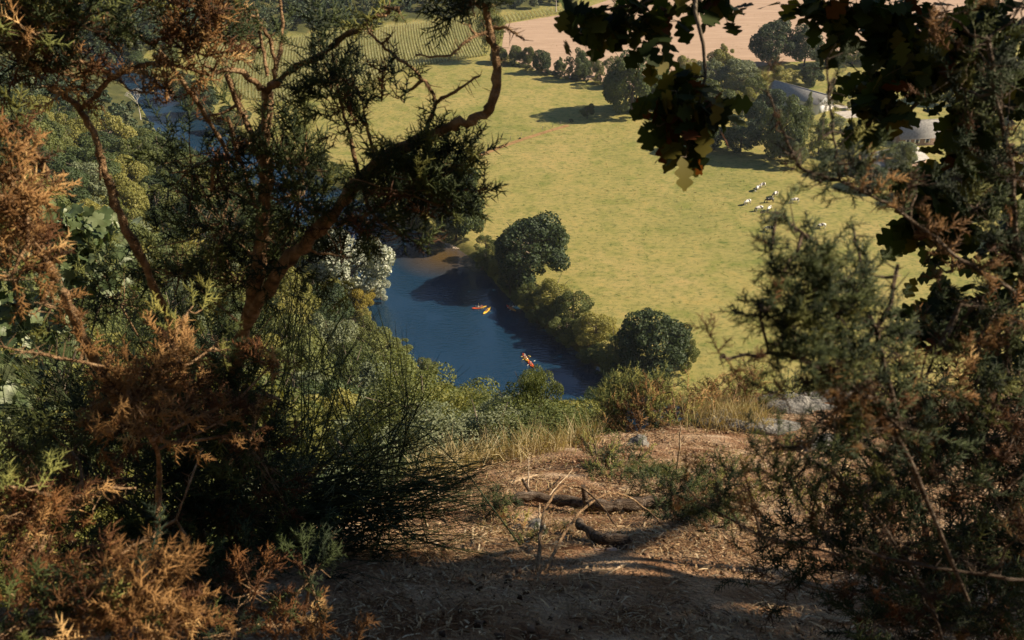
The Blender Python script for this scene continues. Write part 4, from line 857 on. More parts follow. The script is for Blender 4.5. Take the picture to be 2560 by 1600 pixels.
spiny('gorse_bush', 'rust-brown dead gorse along the left edge above the bottom heap', 'gorse bush', [
 ([(-60, 1500, 2.6), (-20, 1350, 2.4), (60, 1280, 2.3), (160, 1250, 2.3), (250, 1215, 2.35), (340, 1220, 2.4)], .012, .003), ([(0, 1262, 2.3), (100, 1250, 2.3), (200, 1215, 2.35), (260, 1205, 2.35)], .005, .003)],
 [(30, 1290, 70, 40, 2.2, 34, br), (130, 1270, 80, 30, 2.25, 26, br), (40, 1400, 70, 50, 2.2, 22, br), (100, 1380, 60, 40, 2.2, 18, r_), (80, 1180, 60, 50, 2.3, 22, gr), (20, 1215, 20, 16, 2.1, 5, y_), (85, 1225, 20, 16, 2.1, 5, y_), (230, 1250, 70, 50, 2.4, 16, r_), (20, 1480, 60, 30, 2.1, 14, r_), (180, 1130, 60, 60, 2.5, 20, gr)], GM, .075)
spiny('gorse_bush', 'low dry gorse tuft at the bottom edge, right of the golden heap', 'gorse bush', [([(800, 1680, 3.0), (790, 1600, 2.9), (760, 1540, 2.8)], .01, .004)],
 [(800, 1575, 50, 26, 2.7, 16, b_), (700, 1580, 50, 30, 2.6, 12, r_), (770, 1440, 60, 60, 2.6, 26, gr), (640, 1480, 60, 60, 2.6, 20, r_), (560, 1590, 70, 20, 2.5, 12, gr), (860, 1595, 50, 20, 2.7, 8, br)], GM, .08)
# dark inner mass low left
spiny('gorse_bush', 'deep shaded gorse thicket filling the lower left behind the dead clumps', 'gorse bush', [
 ([(520, 1480, 4.6), (500, 1300, 4.2), (470, 1150, 4.0), (420, 980, 3.9)], .03, .01), ([(500, 1300, 4.2), (640, 1150, 4.0), (700, 1000, 3.9)], .015, .006), ([(480, 1350, 4.2), (300, 1250, 4.0), (150, 1180, 3.9)], .015, .006), ([(505, 1120, 3.4), (470, 1220, 3.3), (440, 1300, 3.3)], .004, .004)],
 [(560, 900, 130, 100, 3.8, 100, g_), (440, 1050, 150, 100, 3.8, 100, g_), (620, 1120, 130, 110, 3.9, 100, gr), (300, 1200, 150, 90, 3.8, 100, gr), (560, 1280, 150, 90, 4.0, 110, gr), (400, 1350, 160, 70, 3.9, 90, gr), (640, 1230, 90, 90, 4.1, 60, g_), (600, 980, 60, 90, 3.8, 30, g_), (640, 1400, 150, 60, 3.9, 80, gr), (150, 1400, 130, 90, 3.4, 60, gr), (500, 1480, 160, 60, 3.4, 60, gr), (230, 1060, 100, 80, 3.8, 50, g_), (300, 760, 90, 90, 3.6, 40, gy)], GM, .13)
# right side: very near gorse, out of focus
spiny('gorse_bush', 'blurred green gorse close to the lens on the right, tips over the meadow', 'gorse bush', [
 ([(2420, 1500, 1.9), (2300, 1200, 1.7), (2200, 1020, 1.55), (2140, 900, 1.5), (2080, 780, 1.45), (2060, 680, 1.42)], .006, .003), ([(2220, 1020, 1.55), (2100, 950, 1.45), (1990, 890, 1.4), (1900, 885, 1.38), (1800, 893, 1.35)], .006, .0025),
 ([(2260, 1100, 1.6), (2210, 920, 1.52), (2180, 800, 1.5), (2110, 690, 1.45), (2040, 610, 1.42), (1940, 530, 1.4)], .006, .003), ([(2140, 900, 1.5), (2230, 760, 1.5), (2245, 660, 1.5)], .006, .003), ([(2130, 560, 1.6), (2150, 640, 1.6), (2160, 780, 1.55)], .003, .004)],
 [(1960, 680, 40, 36, 1.4, 24, g_), (2000, 740, 60, 50, 1.42, 48, g_), (2060, 700, 60, 50, 1.42, 44, g_), (1970, 800, 50, 50, 1.4, 40, g_), (2060, 840, 70, 60, 1.45, 60, gy), (1990, 890, 50, 40, 1.4, 28, g_), (2110, 760, 50, 70, 1.47, 30, g_), (2010, 960, 60, 50, 1.45, 22, gr), (2090, 930, 60, 50, 1.45, 30, g_), (2180, 970, 70, 60, 1.5, 36, gr), (2240, 1060, 70, 60, 1.55, 36, gr), (2150, 1080, 70, 50, 1.55, 30, gb), (2040, 1060, 60, 50, 1.5, 18, gb), (1900, 760, 30, 40, 1.38, 10, gr), (1930, 620, 30, 30, 1.38, 8, gr), (2190, 820, 50, 60, 1.5, 22, g_), (2010, 1120, 60, 50, 1.55, 18, gr), (2120, 790, 50, 60, 1.5, 26, g_), (2140, 900, 60, 60, 1.5, 26, gy), (1990, 575, 36, 30, 1.4, 7, gr), (2060, 635, 30, 30, 1.43, 8, g_), (2180, 690, 26, 40, 1.5, 6, g_), (1880, 888, 40, 12, 1.38, 5, r_), (1812, 885, 12, 10, 1.35, 3, r_), (2090, 990, 50, 26, 1.45, 16, b_), (2150, 1030, 40, 30, 1.5, 10, b_), (2230, 880, 50, 50, 1.55, 16, g_)], GM, .046, dz=.09, twr=.0015, limbmat='deadwood')
spiny('gorse_bush', 'blurred gorse branch with orange tips crossing in front of the farm on the right', 'gorse bush', [
 ([(2700, 900, 1.9), (2560, 740, 1.8), (2430, 670, 1.75), (2330, 590, 1.7), (2230, 510, 1.65), (2100, 450, 1.6), (2000, 420, 1.55)], .006, .002), ([(2100, 450, 1.6), (2085, 350, 1.58), (2075, 250, 1.56), (2065, 150, 1.55)], .003, .002), ([(2000, 420, 1.55), (1960, 330, 1.52), (1920, 230, 1.5)], .003, .0015)],
 [(2015, 428, 40, 22, 1.55, 9, gr), (2060, 450, 60, 26, 1.6, 22, gr), (2150, 480, 60, 30, 1.62, 24, {'g': .7, 'b': .3}), (2250, 520, 50, 20, 1.65, 14, gb), (2060, 340, 20, 60, 1.57, 7, g_), (2070, 240, 14, 50, 1.56, 5, g_), (2130, 410, 50, 30, 1.6, 9, gy), (1950, 330, 20, 50, 1.52, 4, gr), (1920, 240, 14, 40, 1.5, 4, gr), (2340, 600, 50, 22, 1.7, 12, b_), (2430, 670, 50, 22, 1.75, 14, b_), (2180, 420, 40, 40, 1.65, 7, g_), (2290, 460, 50, 40, 1.7, 12, g_)], GM, .044, dz=.09, twr=.0014, limbmat='deadwood')
spiny('gorse_bush', 'brown and green gorse against the right picture edge, out of focus', 'gorse bush', [
 ([(2750, 1400, 2.2), (2640, 1000, 1.9), (2560, 700, 1.8), (2520, 400, 1.75), (2470, 100, 1.7)], .009, .005), ([(2600, 850, 1.85), (2500, 780, 1.8), (2400, 760, 1.75)], .006, .003)],
 [(2370, 40, 50, 60, 1.7, 14, br), (2440, 120, 60, 60, 1.7, 20, gr), (2500, 250, 70, 90, 1.75, 40, gr), (2400, 220, 60, 80, 1.8, 16, gr), (2500, 420, 60, 90, 1.75, 40, gr), (2440, 520, 50, 60, 1.8, 20, gr), (2520, 620, 60, 80, 1.8, 40, gr), (2450, 760, 80, 60, 1.8, 36, gr), (2380, 860, 90, 70, 1.8, 40, gb), (2520, 880, 60, 90, 1.8, 36, gr), (2300, 950, 90, 60, 1.75, 40, gb), (2430, 1010, 100, 70, 1.8, 50, gr), (2530, 1090, 70, 80, 1.85, 36, r_), (2250, 1050, 80, 60, 1.8, 34, gb), (2550, 20, 50, 50, 1.7, 20, g_), (2480, 1250, 100, 90, 1.9, 44, gr), (2350, 1180, 90, 60, 1.9, 34, gr)], GM, .052, dz=.12, twr=.0016, limbmat='deadwood')
spiny('gorse_bush', 'shaded gorse with thin shoots over the ground at the lower right', 'gorse bush', [
 ([(2400, 1750, 2.3), (2330, 1500, 2.2), (2200, 1300, 2.1), (2080, 1180, 2.0), (1980, 1120, 1.95)], .007, .004), ([(2330, 1500, 2.2), (2150, 1400, 2.1), (1900, 1340, 2.0)], .007, .003), ([(2560, 1450, 1.9), (2400, 1430, 1.9), (2240, 1400, 1.9), (2130, 1370, 1.9)], .005, .003)],
 [(1930, 1110, 40, 70, 1.95, 14, gy), (1980, 1200, 60, 60, 1.98, 22, {'g': .6, 'y': .2, 'b': .2}), (1880, 1240, 70, 60, 1.98, 24, {'g': .5, 'y': .2, 'b': .3}), (1780, 1250, 60, 50, 1.98, 12, gb), (2080, 1170, 60, 60, 2.0, 26, g_), (2150, 1250, 90, 70, 2.05, 34, gr), (2060, 1330, 80, 60, 2.05, 26, gr), (2250, 1360, 90, 70, 2.1, 40, gr), (2400, 1400, 100, 80, 2.1, 44, gr), (2200, 1480, 120, 50, 2.1, 30, r_), (2500, 1520, 90, 60, 2.1, 40, g_), (2540, 1350, 40, 60, 1.8, 14, by), (1900, 1370, 50, 50, 2.05, 12, g_), (2350, 1560, 120, 40, 2.1, 36, gr), (1700, 1200, 50, 36, 2.0, 7, gb), (2250, 1150, 90, 60, 2.0, 30, gr)], GM, .056, dz=.14, twr=.0016, limbmat='deadwood')
spiny('gorse_bush', 'dark gorse mass filling the lower right corner in deep shade', 'gorse bush', [
 ([(2450, 1850, 3.2), (2400, 1600, 3.0), (2330, 1400, 2.9), (2280, 1200, 2.8)], .02, .006), ([(2400, 1600, 3.0), (2550, 1400, 2.9), (2600, 1150, 2.8)], .015, .006)],
 [(2350, 1120, 120, 70, 2.9, 70, gr), (2500, 1180, 110, 80, 2.9, 80, g_), (2250, 1240, 110, 60, 2.95, 60, gr), (2400, 1330, 130, 90, 2.9, 90, g_), (2540, 1430, 90, 110, 2.8, 80, gr), (2330, 1480, 130, 80, 2.9, 70, g_), (2480, 1570, 120, 50, 2.8, 60, gr), (2200, 1560, 120, 50, 2.8, 34, gr), (2120, 1100, 70, 50, 3.2, 40, g_), (2450, 960, 100, 70, 2.9, 60, g_), (2050, 1330, 100, 60, 3.2, 50, gr), (2150, 1420, 120, 60, 3.1, 70, g_), (1980, 1450, 90, 50, 3.2, 30, gr), (2300, 1050, 100, 60, 3., 60, gr), (2420, 1080, 100, 60, 2.9, 60, g_), (2260, 1560, 120, 60, 2.9, 60, g_)], GM, .1, dz=.2)
# ------------------------------------------------------------------ ledge helpers
def G(px, py, up=0.):
    v = FA+(px-1280)/FPX*XA-(py-800)/FPX*UA; lo, hi = 2., 30.
    for n in (60, 24, 16):
        t = np.linspace(lo, hi, n); q = CAM+v*t[:, None]; b = q[:, 2] < hledge(q[:, 0], q[:, 1]); i = int(np.argmax(b)) if b.any() else n-1
        lo, hi = t[max(0, i-1)], t[i]
    return CAM+v*hi+np.array([0, 0, up])
def depth(q): return float((q-CAM)@FA)
# mid-distance gorse on the ledge
spiny('gorse_bush', 'sunlit yellow and orange gorse on the rim of the ledge, beside the round bank tree', 'gorse bush', [([(1700, 1110, 10.6), (1690, 1040, 10.6), (1680, 980, 10.6)], .02, .008), ([(1700, 1100, 10.6), (1600, 1040, 10.8)], .012, .006), ([(1705, 1100, 10.6), (1790, 1030, 10.8)], .012, .006)],
 [(1570, 985, 50, 45, 11.2, 130, {'y': .7, 'g': .3}), (1530, 1040, 40, 40, 11, 70, {'y': .6, 'b': .4}), (1620, 1030, 60, 45, 10.8, 120, {'y': .5, 'b': .5}), (1600, 1085, 70, 26, 10.5, 90, by), (1650, 970, 40, 30, 11, 60, {'y': .6, 'g': .4}), (1720, 1040, 60, 45, 10.8, 110, {'y': .3, 'b': .6, 'g': .1}), (1700, 1080, 60, 25, 10.4, 50, {'y': .6, 'g': .4})], GM, .17, STC, dz=.5, twr=.004)
spiny('gorse_bush', 'dry tan gorse on the rim behind the grey rock slab', 'gorse bush', [([(1820, 1060, 11.5), (1830, 1010, 11.6), (1845, 960, 11.8)], .015, .006)],
 [(1790, 1000, 50, 45, 11.8, 90, {'b': .7, 'y': .3}), (1850, 990, 50, 50, 12, 100, {'b': .6, 'y': .4}), (1880, 940, 30, 40, 12, 36, {'y': .6, 'b': .4}), (1920, 1000, 50, 35, 12.2, 60, {'y': .5, 'g': .3, 'b': .2}), (1980, 990, 40, 30, 12.6, 50, gy)], GM, .17, STC, dz=.5, twr=.004)
spiny('gorse_bush', 'small green gorse bush with a broken grey stump in the middle of the ledge', 'gorse bush', [([(1528, 1205, 7.3), (1524, 1175, 7.3), (1518, 1130, 7.3)], .02, .012)],
 [(1490, 1140, 50, 28, 7.4, 34, {'g': .4, 'y': .5, 'b': .1}), (1510, 1190, 45, 30, 7.2, 46, {'g': .6, 'y': .3, 'b': .1}), (1560, 1150, 50, 30, 7.4, 26, gy), (1540, 1220, 40, 20, 7.0, 30, {'g': .7, 'y': .3})], GM, .13, STC, dz=.3, twr=.003, limbmat='stick')
spiny('gorse_bush', 'dark sprawling gorse at the right end of the log', 'gorse bush', [([(1760, 1260, 5.6), (1700, 1240, 5.8), (1620, 1225, 6.0)], .008, .004), ([(1760, 1260, 5.6), (1740, 1320, 5.2)], .008, .004)],
 [(1640, 1222, 50, 22, 6.1, 34, g_), (1720, 1225, 50, 30, 5.9, 40, g_), (1760, 1270, 60, 40, 5.5, 50, gr), (1700, 1300, 60, 30, 5.3, 36, gr), (1800, 1200, 50, 40, 6.0, 34, gy), (1780, 1330, 70, 40, 5.0, 34, gr)], GM, .1, ST, dz=.25, twr=.002)
spiny('gorse_bush', 'little green gorse sprig just left of the curved twigs', 'gorse bush', [([(1315, 1405, 4.9), (1318, 1370, 4.9)], .005, .003)], [(1320, 1375, 34, 30, 4.85, 34, gy), (1375, 1345, 26, 26, 5.0, 14, gr)], GM, .07, ST, dz=.12, twr=.002)
spiny('gorse_bush', 'green gorse tuft at the left end of the log', 'gorse bush', [([(1210, 1300, 5.6), (1230, 1275, 5.6)], .006, .003)], [(1235, 1275, 40, 30, 5.6, 44, g_), (1280, 1310, 30, 20, 5.4, 14, by)], GM, .08, ST, dz=.15, twr=.002)
# green shrubs beyond the rim
for i, (px, py, d, w, h, mk, lb) in enumerate([(1335, 1060, 15, .8, 1.3, 'mid', 'slim upright shrub beyond the rim, its tip against the river'), (1290, 1095, 15, 1.3, .95, 'pale', 'grey-green shrub below the slim upright one'), (1395, 1105, 15, 1.3, .9, 'yellow', 'yellowish shrub beyond the rim between slim shrub and gorse'), (1450, 1100, 16, 1.2, .8, 'mid', 'green shrub beyond the rim touching the sunlit gorse'), (1245, 1075, 20, 1.6, 1.2, 'mid', 'leafy shrub on the slope just below the rim, left of the slim one'), (1350, 1130, 13, 1.5, .8, 'mid', 'low shrub spilling over the rim in the centre'), (1215, 1150, 13, 1.3, .9, 'pale', 'pale shrub under the rim, nearest to the grass tufts'), (1100, 1190, 17, 2.2, 1.6, 'pale', 'broad pale shrub below the rim beside the broom'), (1495, 1040, 17, .7, .8, 'oak_dark', 'small dark shrub at the left foot of the sunlit gorse'), (1150, 1130, 26, 3, 2.4, 'yellow', 'yellow-green thicket bush on the slope under the river bend'), (1060, 1060, 34, 4, 3.4, 'mid', 'green thicket tree on the slope under the river bend')]):
    p = P(px, py, d); p[2] -= h*.7; tree('shrub', p, w*1.5, h*1.5, 'fine', mk, lb, 'shrub')
# ------------------------------------------------------------------ broom
def broom(name, label, base, tips, n, r=.0022, fork=3, cat='broom bush'):
    b = P(*base) if len(base) == 3 and base[0] > -900 else np.array(base); mb = MB()
    for _ in range(n):
        t = tips[RNG.integers(len(tips))]; e = P(t[0]+RNG.normal()*t[3], t[1]+RNG.normal()*t[4], t[2]+RNG.normal()*.18)
        b0 = b+NZ(1)*[.24, .2, .1]; k = e-b0; L = np.linalg.norm(k)
        m1 = b0+k*.35+NZ(.05*L)+np.array([0, 0, .06*L]); m2 = b0+k*.7+NZ(.03*L)+np.array([0, 0, .04*L])
        a = RNG.random(); mb.tube([b0, m1, m2, e], [r*2.2, r*1.4, r, r*.4], 4, a, cap=False)
        for f in range(fork):
            s = m1+(m2-m1)*RNG.random() if f % 2 else m2; d = (e-m2)/np.linalg.norm(e-m2)+NZ(.16); q = s+d*L*(.22+.25*RNG.random())
            mb.tube([s, s*.5+q*.5+NZ(.01), q], [r*.9, r*.75, r*.3], 3, a, cap=False)
    o = mb.obj(name, M['broom'], loc=b); tag(o, label, cat); return o
broom('broom_bush', 'tall broom with upright dark stems beside the willow and river', (850, 1260, 4.9), [(860, 880, 4.6, 60, 90), (960, 920, 4.6, 60, 80), (1050, 960, 4.6, 50, 60), (1000, 1050, 4.5, 60, 60), (780, 850, 4.6, 60, 90), (1100, 1090, 4.6, 30, 50)], 60)
broom('broom_bush', 'broom whose long stems sweep low over the ledge to the right', (700, 1300, 4.7), [(1000, 1250, 4.5, 80, 50), (1130, 1260, 4.5, 60, 40), (1100, 1340, 4.4, 90, 40), (950, 1400, 4.2, 80, 60), (1200, 1200, 4.6, 20, 30), (900, 1230, 4.5, 70, 40)], 190)
broom('broom_bush', 'dense shaded broom in the lower left centre', (560, 1350, 4.8), [(650, 1050, 4.6, 100, 80), (800, 1150, 4.6, 90, 80), (500, 1100, 4.6, 80, 90), (760, 1350, 4.2, 80, 60)], 120)
broom('broom_bush', 'broom with fine upright stems at the left under the pale leaves', (300, 1180, 4.6), [(150, 950, 4.4, 60, 60), (250, 900, 4.4, 60, 60), (60, 880, 4.4, 60, 80), (330, 880, 4.4, 40, 60), (30, 1050, 4.2, 50, 60)], 150)
broom('broom_bush', 'few tall broom stems in front of the left wood', (560, 1200, 5.0), [(330, 780, 4.8, 80, 50), (420, 800, 4.8, 60, 60), (720, 760, 4.8, 40, 60)], 45)
# ------------------------------------------------------------------ leaves
def oakleaf(n=9, lob=3.6, k=1.):
    V = []; F = []
    for i in range(n):
        t = i/(n-1); w = .30*math.sin(math.pi*min(1, t*.93+.04))**.75*(.5+.62*(.5+.5*math.cos(2*math.pi*lob*t+2.6))**.5)*(.65+.6*t)*k; z = -.14*t*t
        V += [(-w, t, z+.07*w), (0, t, z), (w, t, z+.07*w)]
        if i: a = 3*(i-1); F += [(a, a+1, a+4), (a, a+4, a+3), (a+1, a+2, a+5), (a+1, a+5, a+4)]
    return np.array(V), np.array(F)
def maple():
    V = [(0, .35, 0)]; F = []; n = 30
    for i in range(n):
        a = -math.pi/2+2*math.pi*i/n; r = .34+.2*abs(math.cos(2.5*(a-math.pi/2)))**1.5+(.05 if i % 2 else 0); r *= .9 if math.sin(a) < -.5 else 1; V.append((r*math.cos(a), .35+r*math.sin(a), .05*math.cos(3*a)))
    F = [(0, 1+i, 1+(i+1) % n) for i in range(n)]
    return np.array(V), np.array(F)
OL = oakleaf(34, 3.3, 1.15); OLl = (np.array([(0, 0, 0), (-.3, .5, 0), (.3, .5, 0), (0, 1, -.1), (-.22, .8, -.05), (.22, .8, -.05)]), np.array([(0, 2, 1), (1, 2, 5), (1, 5, 4), (4, 5, 3)])); ML = maple()
def leafrot(n, down=.5, up=None):
    d = RNG.normal(size=(n, 3))*.7+np.array([0, 0, -down]); d /= np.linalg.norm(d, axis=1)[:, None]
    z = RNG.normal(size=(n, 3))*.6+(np.array([0, 0, 1.]) if up is None else up); x = np.cross(d, z); x /= np.linalg.norm(x, axis=1)[:, None]; z = np.cross(x, d)
    return np.stack([x, d, z], -1)
# the oak: trunk right of the picture, canopy overhead (unseen, shaped for its shade), sprays hanging into the picture
tb = np.array([4.6, 3.2]); tz = float(hledge(*tb))
e = empty('oak_tree', (tb[0], tb[1], tz)); tag(e, 'oak whose dark lobed leaves hang into the picture from above and from the right', 'tree'); inv = -np.array(e.location)
mb = MB(); top = np.array([3.6, 3.0, 136.2]); mb.tube([(4.6, 3.2, tz-.3), (4.5, 3.2, tz+1.5), (4.0, 3.1, 135), top], [.22, .17, .14, .1], 10)
ends = [np.array(p) for p in [(1.0, 2.6, 136.6), (-1.2, 1.8, 137.2), (2.2, 4.6, 137.), (5.6, 4.5, 137.4), (3.2, 1.2, 137.6), (6.5, 2.5, 136.8), (.6, .6, 137.8), (3.8, 5.2, 136.4), (8.5, 4.5, 137.), (11, 5.5, 137.2), (9.5, 2.5, 137.5)]]
for q in ends: mb.tube(bend(top-[.2, 0, .3], q), [.07, .05, .035, .015], 7)
mb2 = MB(); mb3 = MB()
SPR = [(1435, 45, 36, 40, 2.6, 10), (1490, 60, 50, 40, 2.6, 13), (1570, 40, 70, 45, 2.6, 20), (1650, 45, 60, 50, 2.6, 16), (1640, 110, 40, 26, 2.6, 7), (1790, 10, 50, 30, 2.6, 8), (1730, -10, 60, 20, 2.6, 8),
 (1690, 200, 40, 26, 2.45, 12), (1680, 270, 50, 40, 2.45, 20), (1740, 300, 70, 50, 2.45, 26), (1790, 260, 40, 40, 2.45, 9), (1720, 370, 36, 40, 2.45, 10), (1640, 310, 30, 30, 2.45, 6),
 (2050, 5, 60, 20, 3.0, 12), (2130, 20, 70, 36, 3.0, 24), (2090, 90, 36, 30, 3.0, 9), (2230, 60, 80, 60, 3.1, 46), (2330, 140, 80, 80, 3.2, 60), (2250, 170, 60, 50, 3.1, 30), (2190, 205, 60, 40, 3.1, 28), (2215, 265, 50, 26, 3.1, 18), (2170, 310, 36, 26, 3.1, 12), (2430, 300, 60, 70, 3.2, 30), (2310, 470, 50, 50, 3.2, 24), (2290, 540, 40, 60, 3.2, 28), (2370, 560, 60, 80, 3.3, 40), (2330, 660, 30, 24, 3.2, 5), (2450, 420, 80, 120, 3.3, 70), (2430, 60, 80, 60, 3.2, 50), (2530, 200, 60, 100, 3.4, 50), (2360, 730, 40, 30, 3.0, 10), (2380, 790, 60, 40, 3.0, 22), (2290, 800, 30, 26, 3.0, 8), (2460, 760, 60, 50, 3.0, 24), (2480, 860, 60, 50, 3.0, 16), (2530, 620, 50, 70, 3.3, 30), (2460, 200, 60, 60, 3.2, 40)]
tw = [([(1740, -60, 2.5), (1738, 30, 2.45), (1758, 110, 2.45), (1764, 190, 2.45), (1745, 270, 2.45)], .006, .003), ([(1900, -160, 2.7), (1750, -60, 2.6), (1600, 10, 2.6), (1480, 30, 2.6)], .009, .003),
 ([(2700, -50, 3.4), (2500, 100, 3.3), (2350, 200, 3.2), (2250, 300, 3.1)], .02, .006), ([(2700, 300, 3.5), (2500, 400, 3.3), (2350, 460, 3.2), (2290, 560, 3.2)], .016, .005), ([(2400, 450, 3.2), (2385, 560, 3.3), (2380, 680, 3.2)], .007, .004), ([(2400, 150, 3.3), (2250, 50, 3.1), (2100, 15, 3.0)], .009, .004), ([(2700, 850, 3.2), (2500, 820, 3.1), (2380, 790, 3.0)], .008, .004)]
for pts, r0, r1 in tw:
    w = np.array([P(*p) for p in pts]); mb.tube(w, np.linspace(r0, r1, len(w)), 6)
TWP = np.concatenate([np.array([P(*p) for p in t[0]]) for t in tw])
mb.tube(bend(ends[2], P(1740, -60, 2.5)), [.03, .02, .015, .007], 6); mb.tube(bend(ends[0], P(1900, -160, 2.7)), [.02, .015, .012, .009], 6)
for q in (P(2700, -50, 3.4), P(2700, 300, 3.5), P(2700, 850, 3.2)): mb.tube(bend(np.array([4.4, 3.2, q[2]+.2]), q), [.05, .04, .03, .02], 7)
for px, py, rx, ry, d, n in SPR:
    n = int(n*1.7); c = P(px, py, d); o = RNG.normal(size=(n, 3))*.55; s = d/FPX
    pos = c+o[:, :1]*rx*s*XA+o[:, 1:2]*ry*s*UA+o[:, 2:]*.09*FA
    i = np.argmin(np.linalg.norm(TWP-c, axis=1)); mb.tube(bend(TWP[i], c), [.003, .0025, .002, .0015], 4)
    mb.tubes(bends(c, pos[::2], .2), [.0018, .0015, .0012, .001])
    rust = (RNG.random(n) < (.22 if px < 1850 and py > 250 else .03))
    L = (.055+.028*RNG.random(n))*(1. if px < 1900 else 1.2); R = leafrot(n, .5)*L[:, None, None]
    mb2.inst(OL[0], OL[1], R[~rust], pos[~rust]); 
    if rust.any(): mb3.inst(OL[0], OL[1], R[rust], pos[rust])
# overhead canopy (unseen; clumps placed on sun lines to shade DARK and spare LIT)
DARK = [tuple(G(x, y)) for x in range(620, 2500, 105) for y in (1392, 1440, 1500, 1560)]
DARK += [tuple(P(*q)) for q in [(480, 400, 3.), (560, 560, 3.2), (440, 660, 3.4), (745, 500, 3.), (700, 620, 3.2), (900, 545, 2.9), (1020, 470, 2.8), (1110, 430, 2.8), (850, 640, 3.1), (600, 700, 3.4), (560, 900, 3.8), (440, 1050, 3.8), (620, 1120, 3.9), (560, 1280, 4.), (400, 1350, 3.9), (720, 1230, 4.1), (2150, 1250, 2.05), (2250, 1360, 2.1), (2400, 1400, 2.1), (2250, 1050, 1.8), (2430, 1010, 1.8), (1100, 340, 2.75), (1240, 200, 2.7), (800, 1150, 4.5), (700, 1380, 4.2), (2080, 770, 1.45), (1180, 10, 2.62), (830, 190, 2.75), (2300, 300, 3.1), (2330, 560, 3.2), (2400, 800, 3.), (180, 1260, 2.3), (90, 1570, 1.9), (640, 1480, 2.6), (700, 1570, 2.6), (560, 1580, 2.5), (500, 1480, 3.4), (180, 1130, 2.5), (110, 1380, 2.2), (2500, 1000, 1.8), (2500, 600, 1.8), (2350, 1480, 2.9), (2500, 1300, 2.8), (2000, 1250, 2.)]]
LIT = [tuple(P(*q)) for q in [(340, 1480, 1.85), (430, 1530, 1.85), (330, 1000, 2.35), (410, 920, 2.45), (320, 1060, 2.4), (40, 500, 2.05), (70, 600, 2.2), (60, 1290, 2.2), (60, 1400, 2.2), (150, 190, 2.62), (240, 240, 2.72), (370, 165, 2.7), (668, 250, 2.9), (740, 165, 2.85), (660, 340, 2.95), (480, 130, 2.7), (610, 300, 2.95), (655, 60, 2.83), (240, 340, 2.8), (1990, 740, 1.42), (2100, 990, 1.45), (2300, 950, 1.75), (2500, 250, 1.75), (2060, 450, 1.6), (2200, 500, 1.65)]]
LIT += [tuple(P(x, y, 6.2)) for x, y in ((170, 570), (240, 620), (200, 690), (100, 640), (30, 760))]
LIT += [tuple(G(x, y)) for x, y in ((1010, 1385), (1130, 1365), (1560, 1432), (1770, 1462), (1850, 1485), (1930, 1370), (2440, 1262), (960, 1300))]
LIT += [tuple(G(x, y)) for x in range(1120, 1800, 90) for y in (1130, 1200, 1270, 1330)]
DARK = np.array(DARK); LIT = np.array(LIT); ctr = []
for q in DARK:
    zt = 136.2+RNG.random()*2.2; c = q+SUN*(zt-q[2])/SUN[2]+RNG.normal(size=3)*[.15, .15, 0]
    v = LIT-c; dd = np.linalg.norm(v-(v@SUN)[:, None]*SUN, axis=1)
    if dd.min() > .42: ctr.append(c)
for c in np.column_stack([RNG.random(260)*14-2, RNG.random(260)*9-2.5, 136.0+RNG.random(260)*2.8]):
    v = LIT-c; dd = np.linalg.norm(v-(v@SUN)[:, None]*SUN, axis=1)
    if dd.min() > .75 and len(ctr) < 230: ctr.append(c)
cc = np.array(ctr); N = 120*len(cc); k = np.repeat(np.arange(len(cc)), 120)
pos = cc[k]+RNG.normal(size=(N, 3))*[.24, .22, .2]
pos = pos[(pos[:, 2] > 135.3)]; pj = proj(pos)[1]; pos = pos[(pj < -60) | ((pos-CAM)@FA < .2)]
print('shade_canopy', len(cc), len(pos))
mb4 = MB(); mb4.inst(OLl[0], OLl[1], leafrot(len(pos), .2)*(.1+.05*RNG.random(len(pos)))[:, None, None], pos)
for c in cc[::3]:
    i = np.argmin([np.linalg.norm(q-c) for q in ends]); mb.tube(bend(ends[i], c), [.02, .015, .01, .006], 5)
for m_, nm, mt in ((mb, 'trunk', 'bark'), (mb2, 'leaves', 'oakleaf'), (mb3, 'rust_leaves', 'rustleaf'), (mb4, 'shade_canopy', 'oakleaf')):
    for v in m_.v: v += inv
    m_.obj(nm, M[mt], e)
# pale broad leaved sapling at the left
e = empty('maple_sapling', P(150, 1000, 6.5)); tag(e, 'sapling with pale broad lobed leaves at the left, behind the dead gorse', 'tree'); inv = -np.array(e.location)
mb = MB(); mb2 = MB(); A0 = P(150, 1000, 6.5)
for px, py, rx, ry, n in [(170, 570, 60, 40, 110), (240, 620, 70, 40, 130), (200, 690, 80, 30, 110), (100, 640, 60, 50, 50), (290, 680, 40, 30, 26), (30, 760, 50, 50, 60), (150, 540, 40, 24, 30), (60, 900, 60, 60, 60), (40, 1000, 60, 50, 50), (260, 560, 50, 24, 30), (140, 820, 70, 50, 40)]:
    c = P(px, py, 6.2); s = 6.2/FPX; o = RNG.normal(size=(n, 3))*.6; pos = c+o[:, :1]*rx*s*XA+o[:, 1:2]*ry*s*UA+o[:, 2:]*.25*FA
    mb.tube(bend(A0, c), [.012, .008, .006, .003], 5)
    mb.tubes(bends(c, pos[::3]), [.002, .0016, .0013, .001])
    mb2.inst(ML[0], ML[1], leafrot(n, .1, np.array([.7, -.3, .8]))*(.06+.05*RNG.random(n))[:, None, None], pos)
for m_, nm, mt in ((mb, 'stems', 'bark'), (mb2, 'leaves', 'paleleaf')):
    for v in m_.v: v += inv
    m_.obj(nm, M[mt], e)
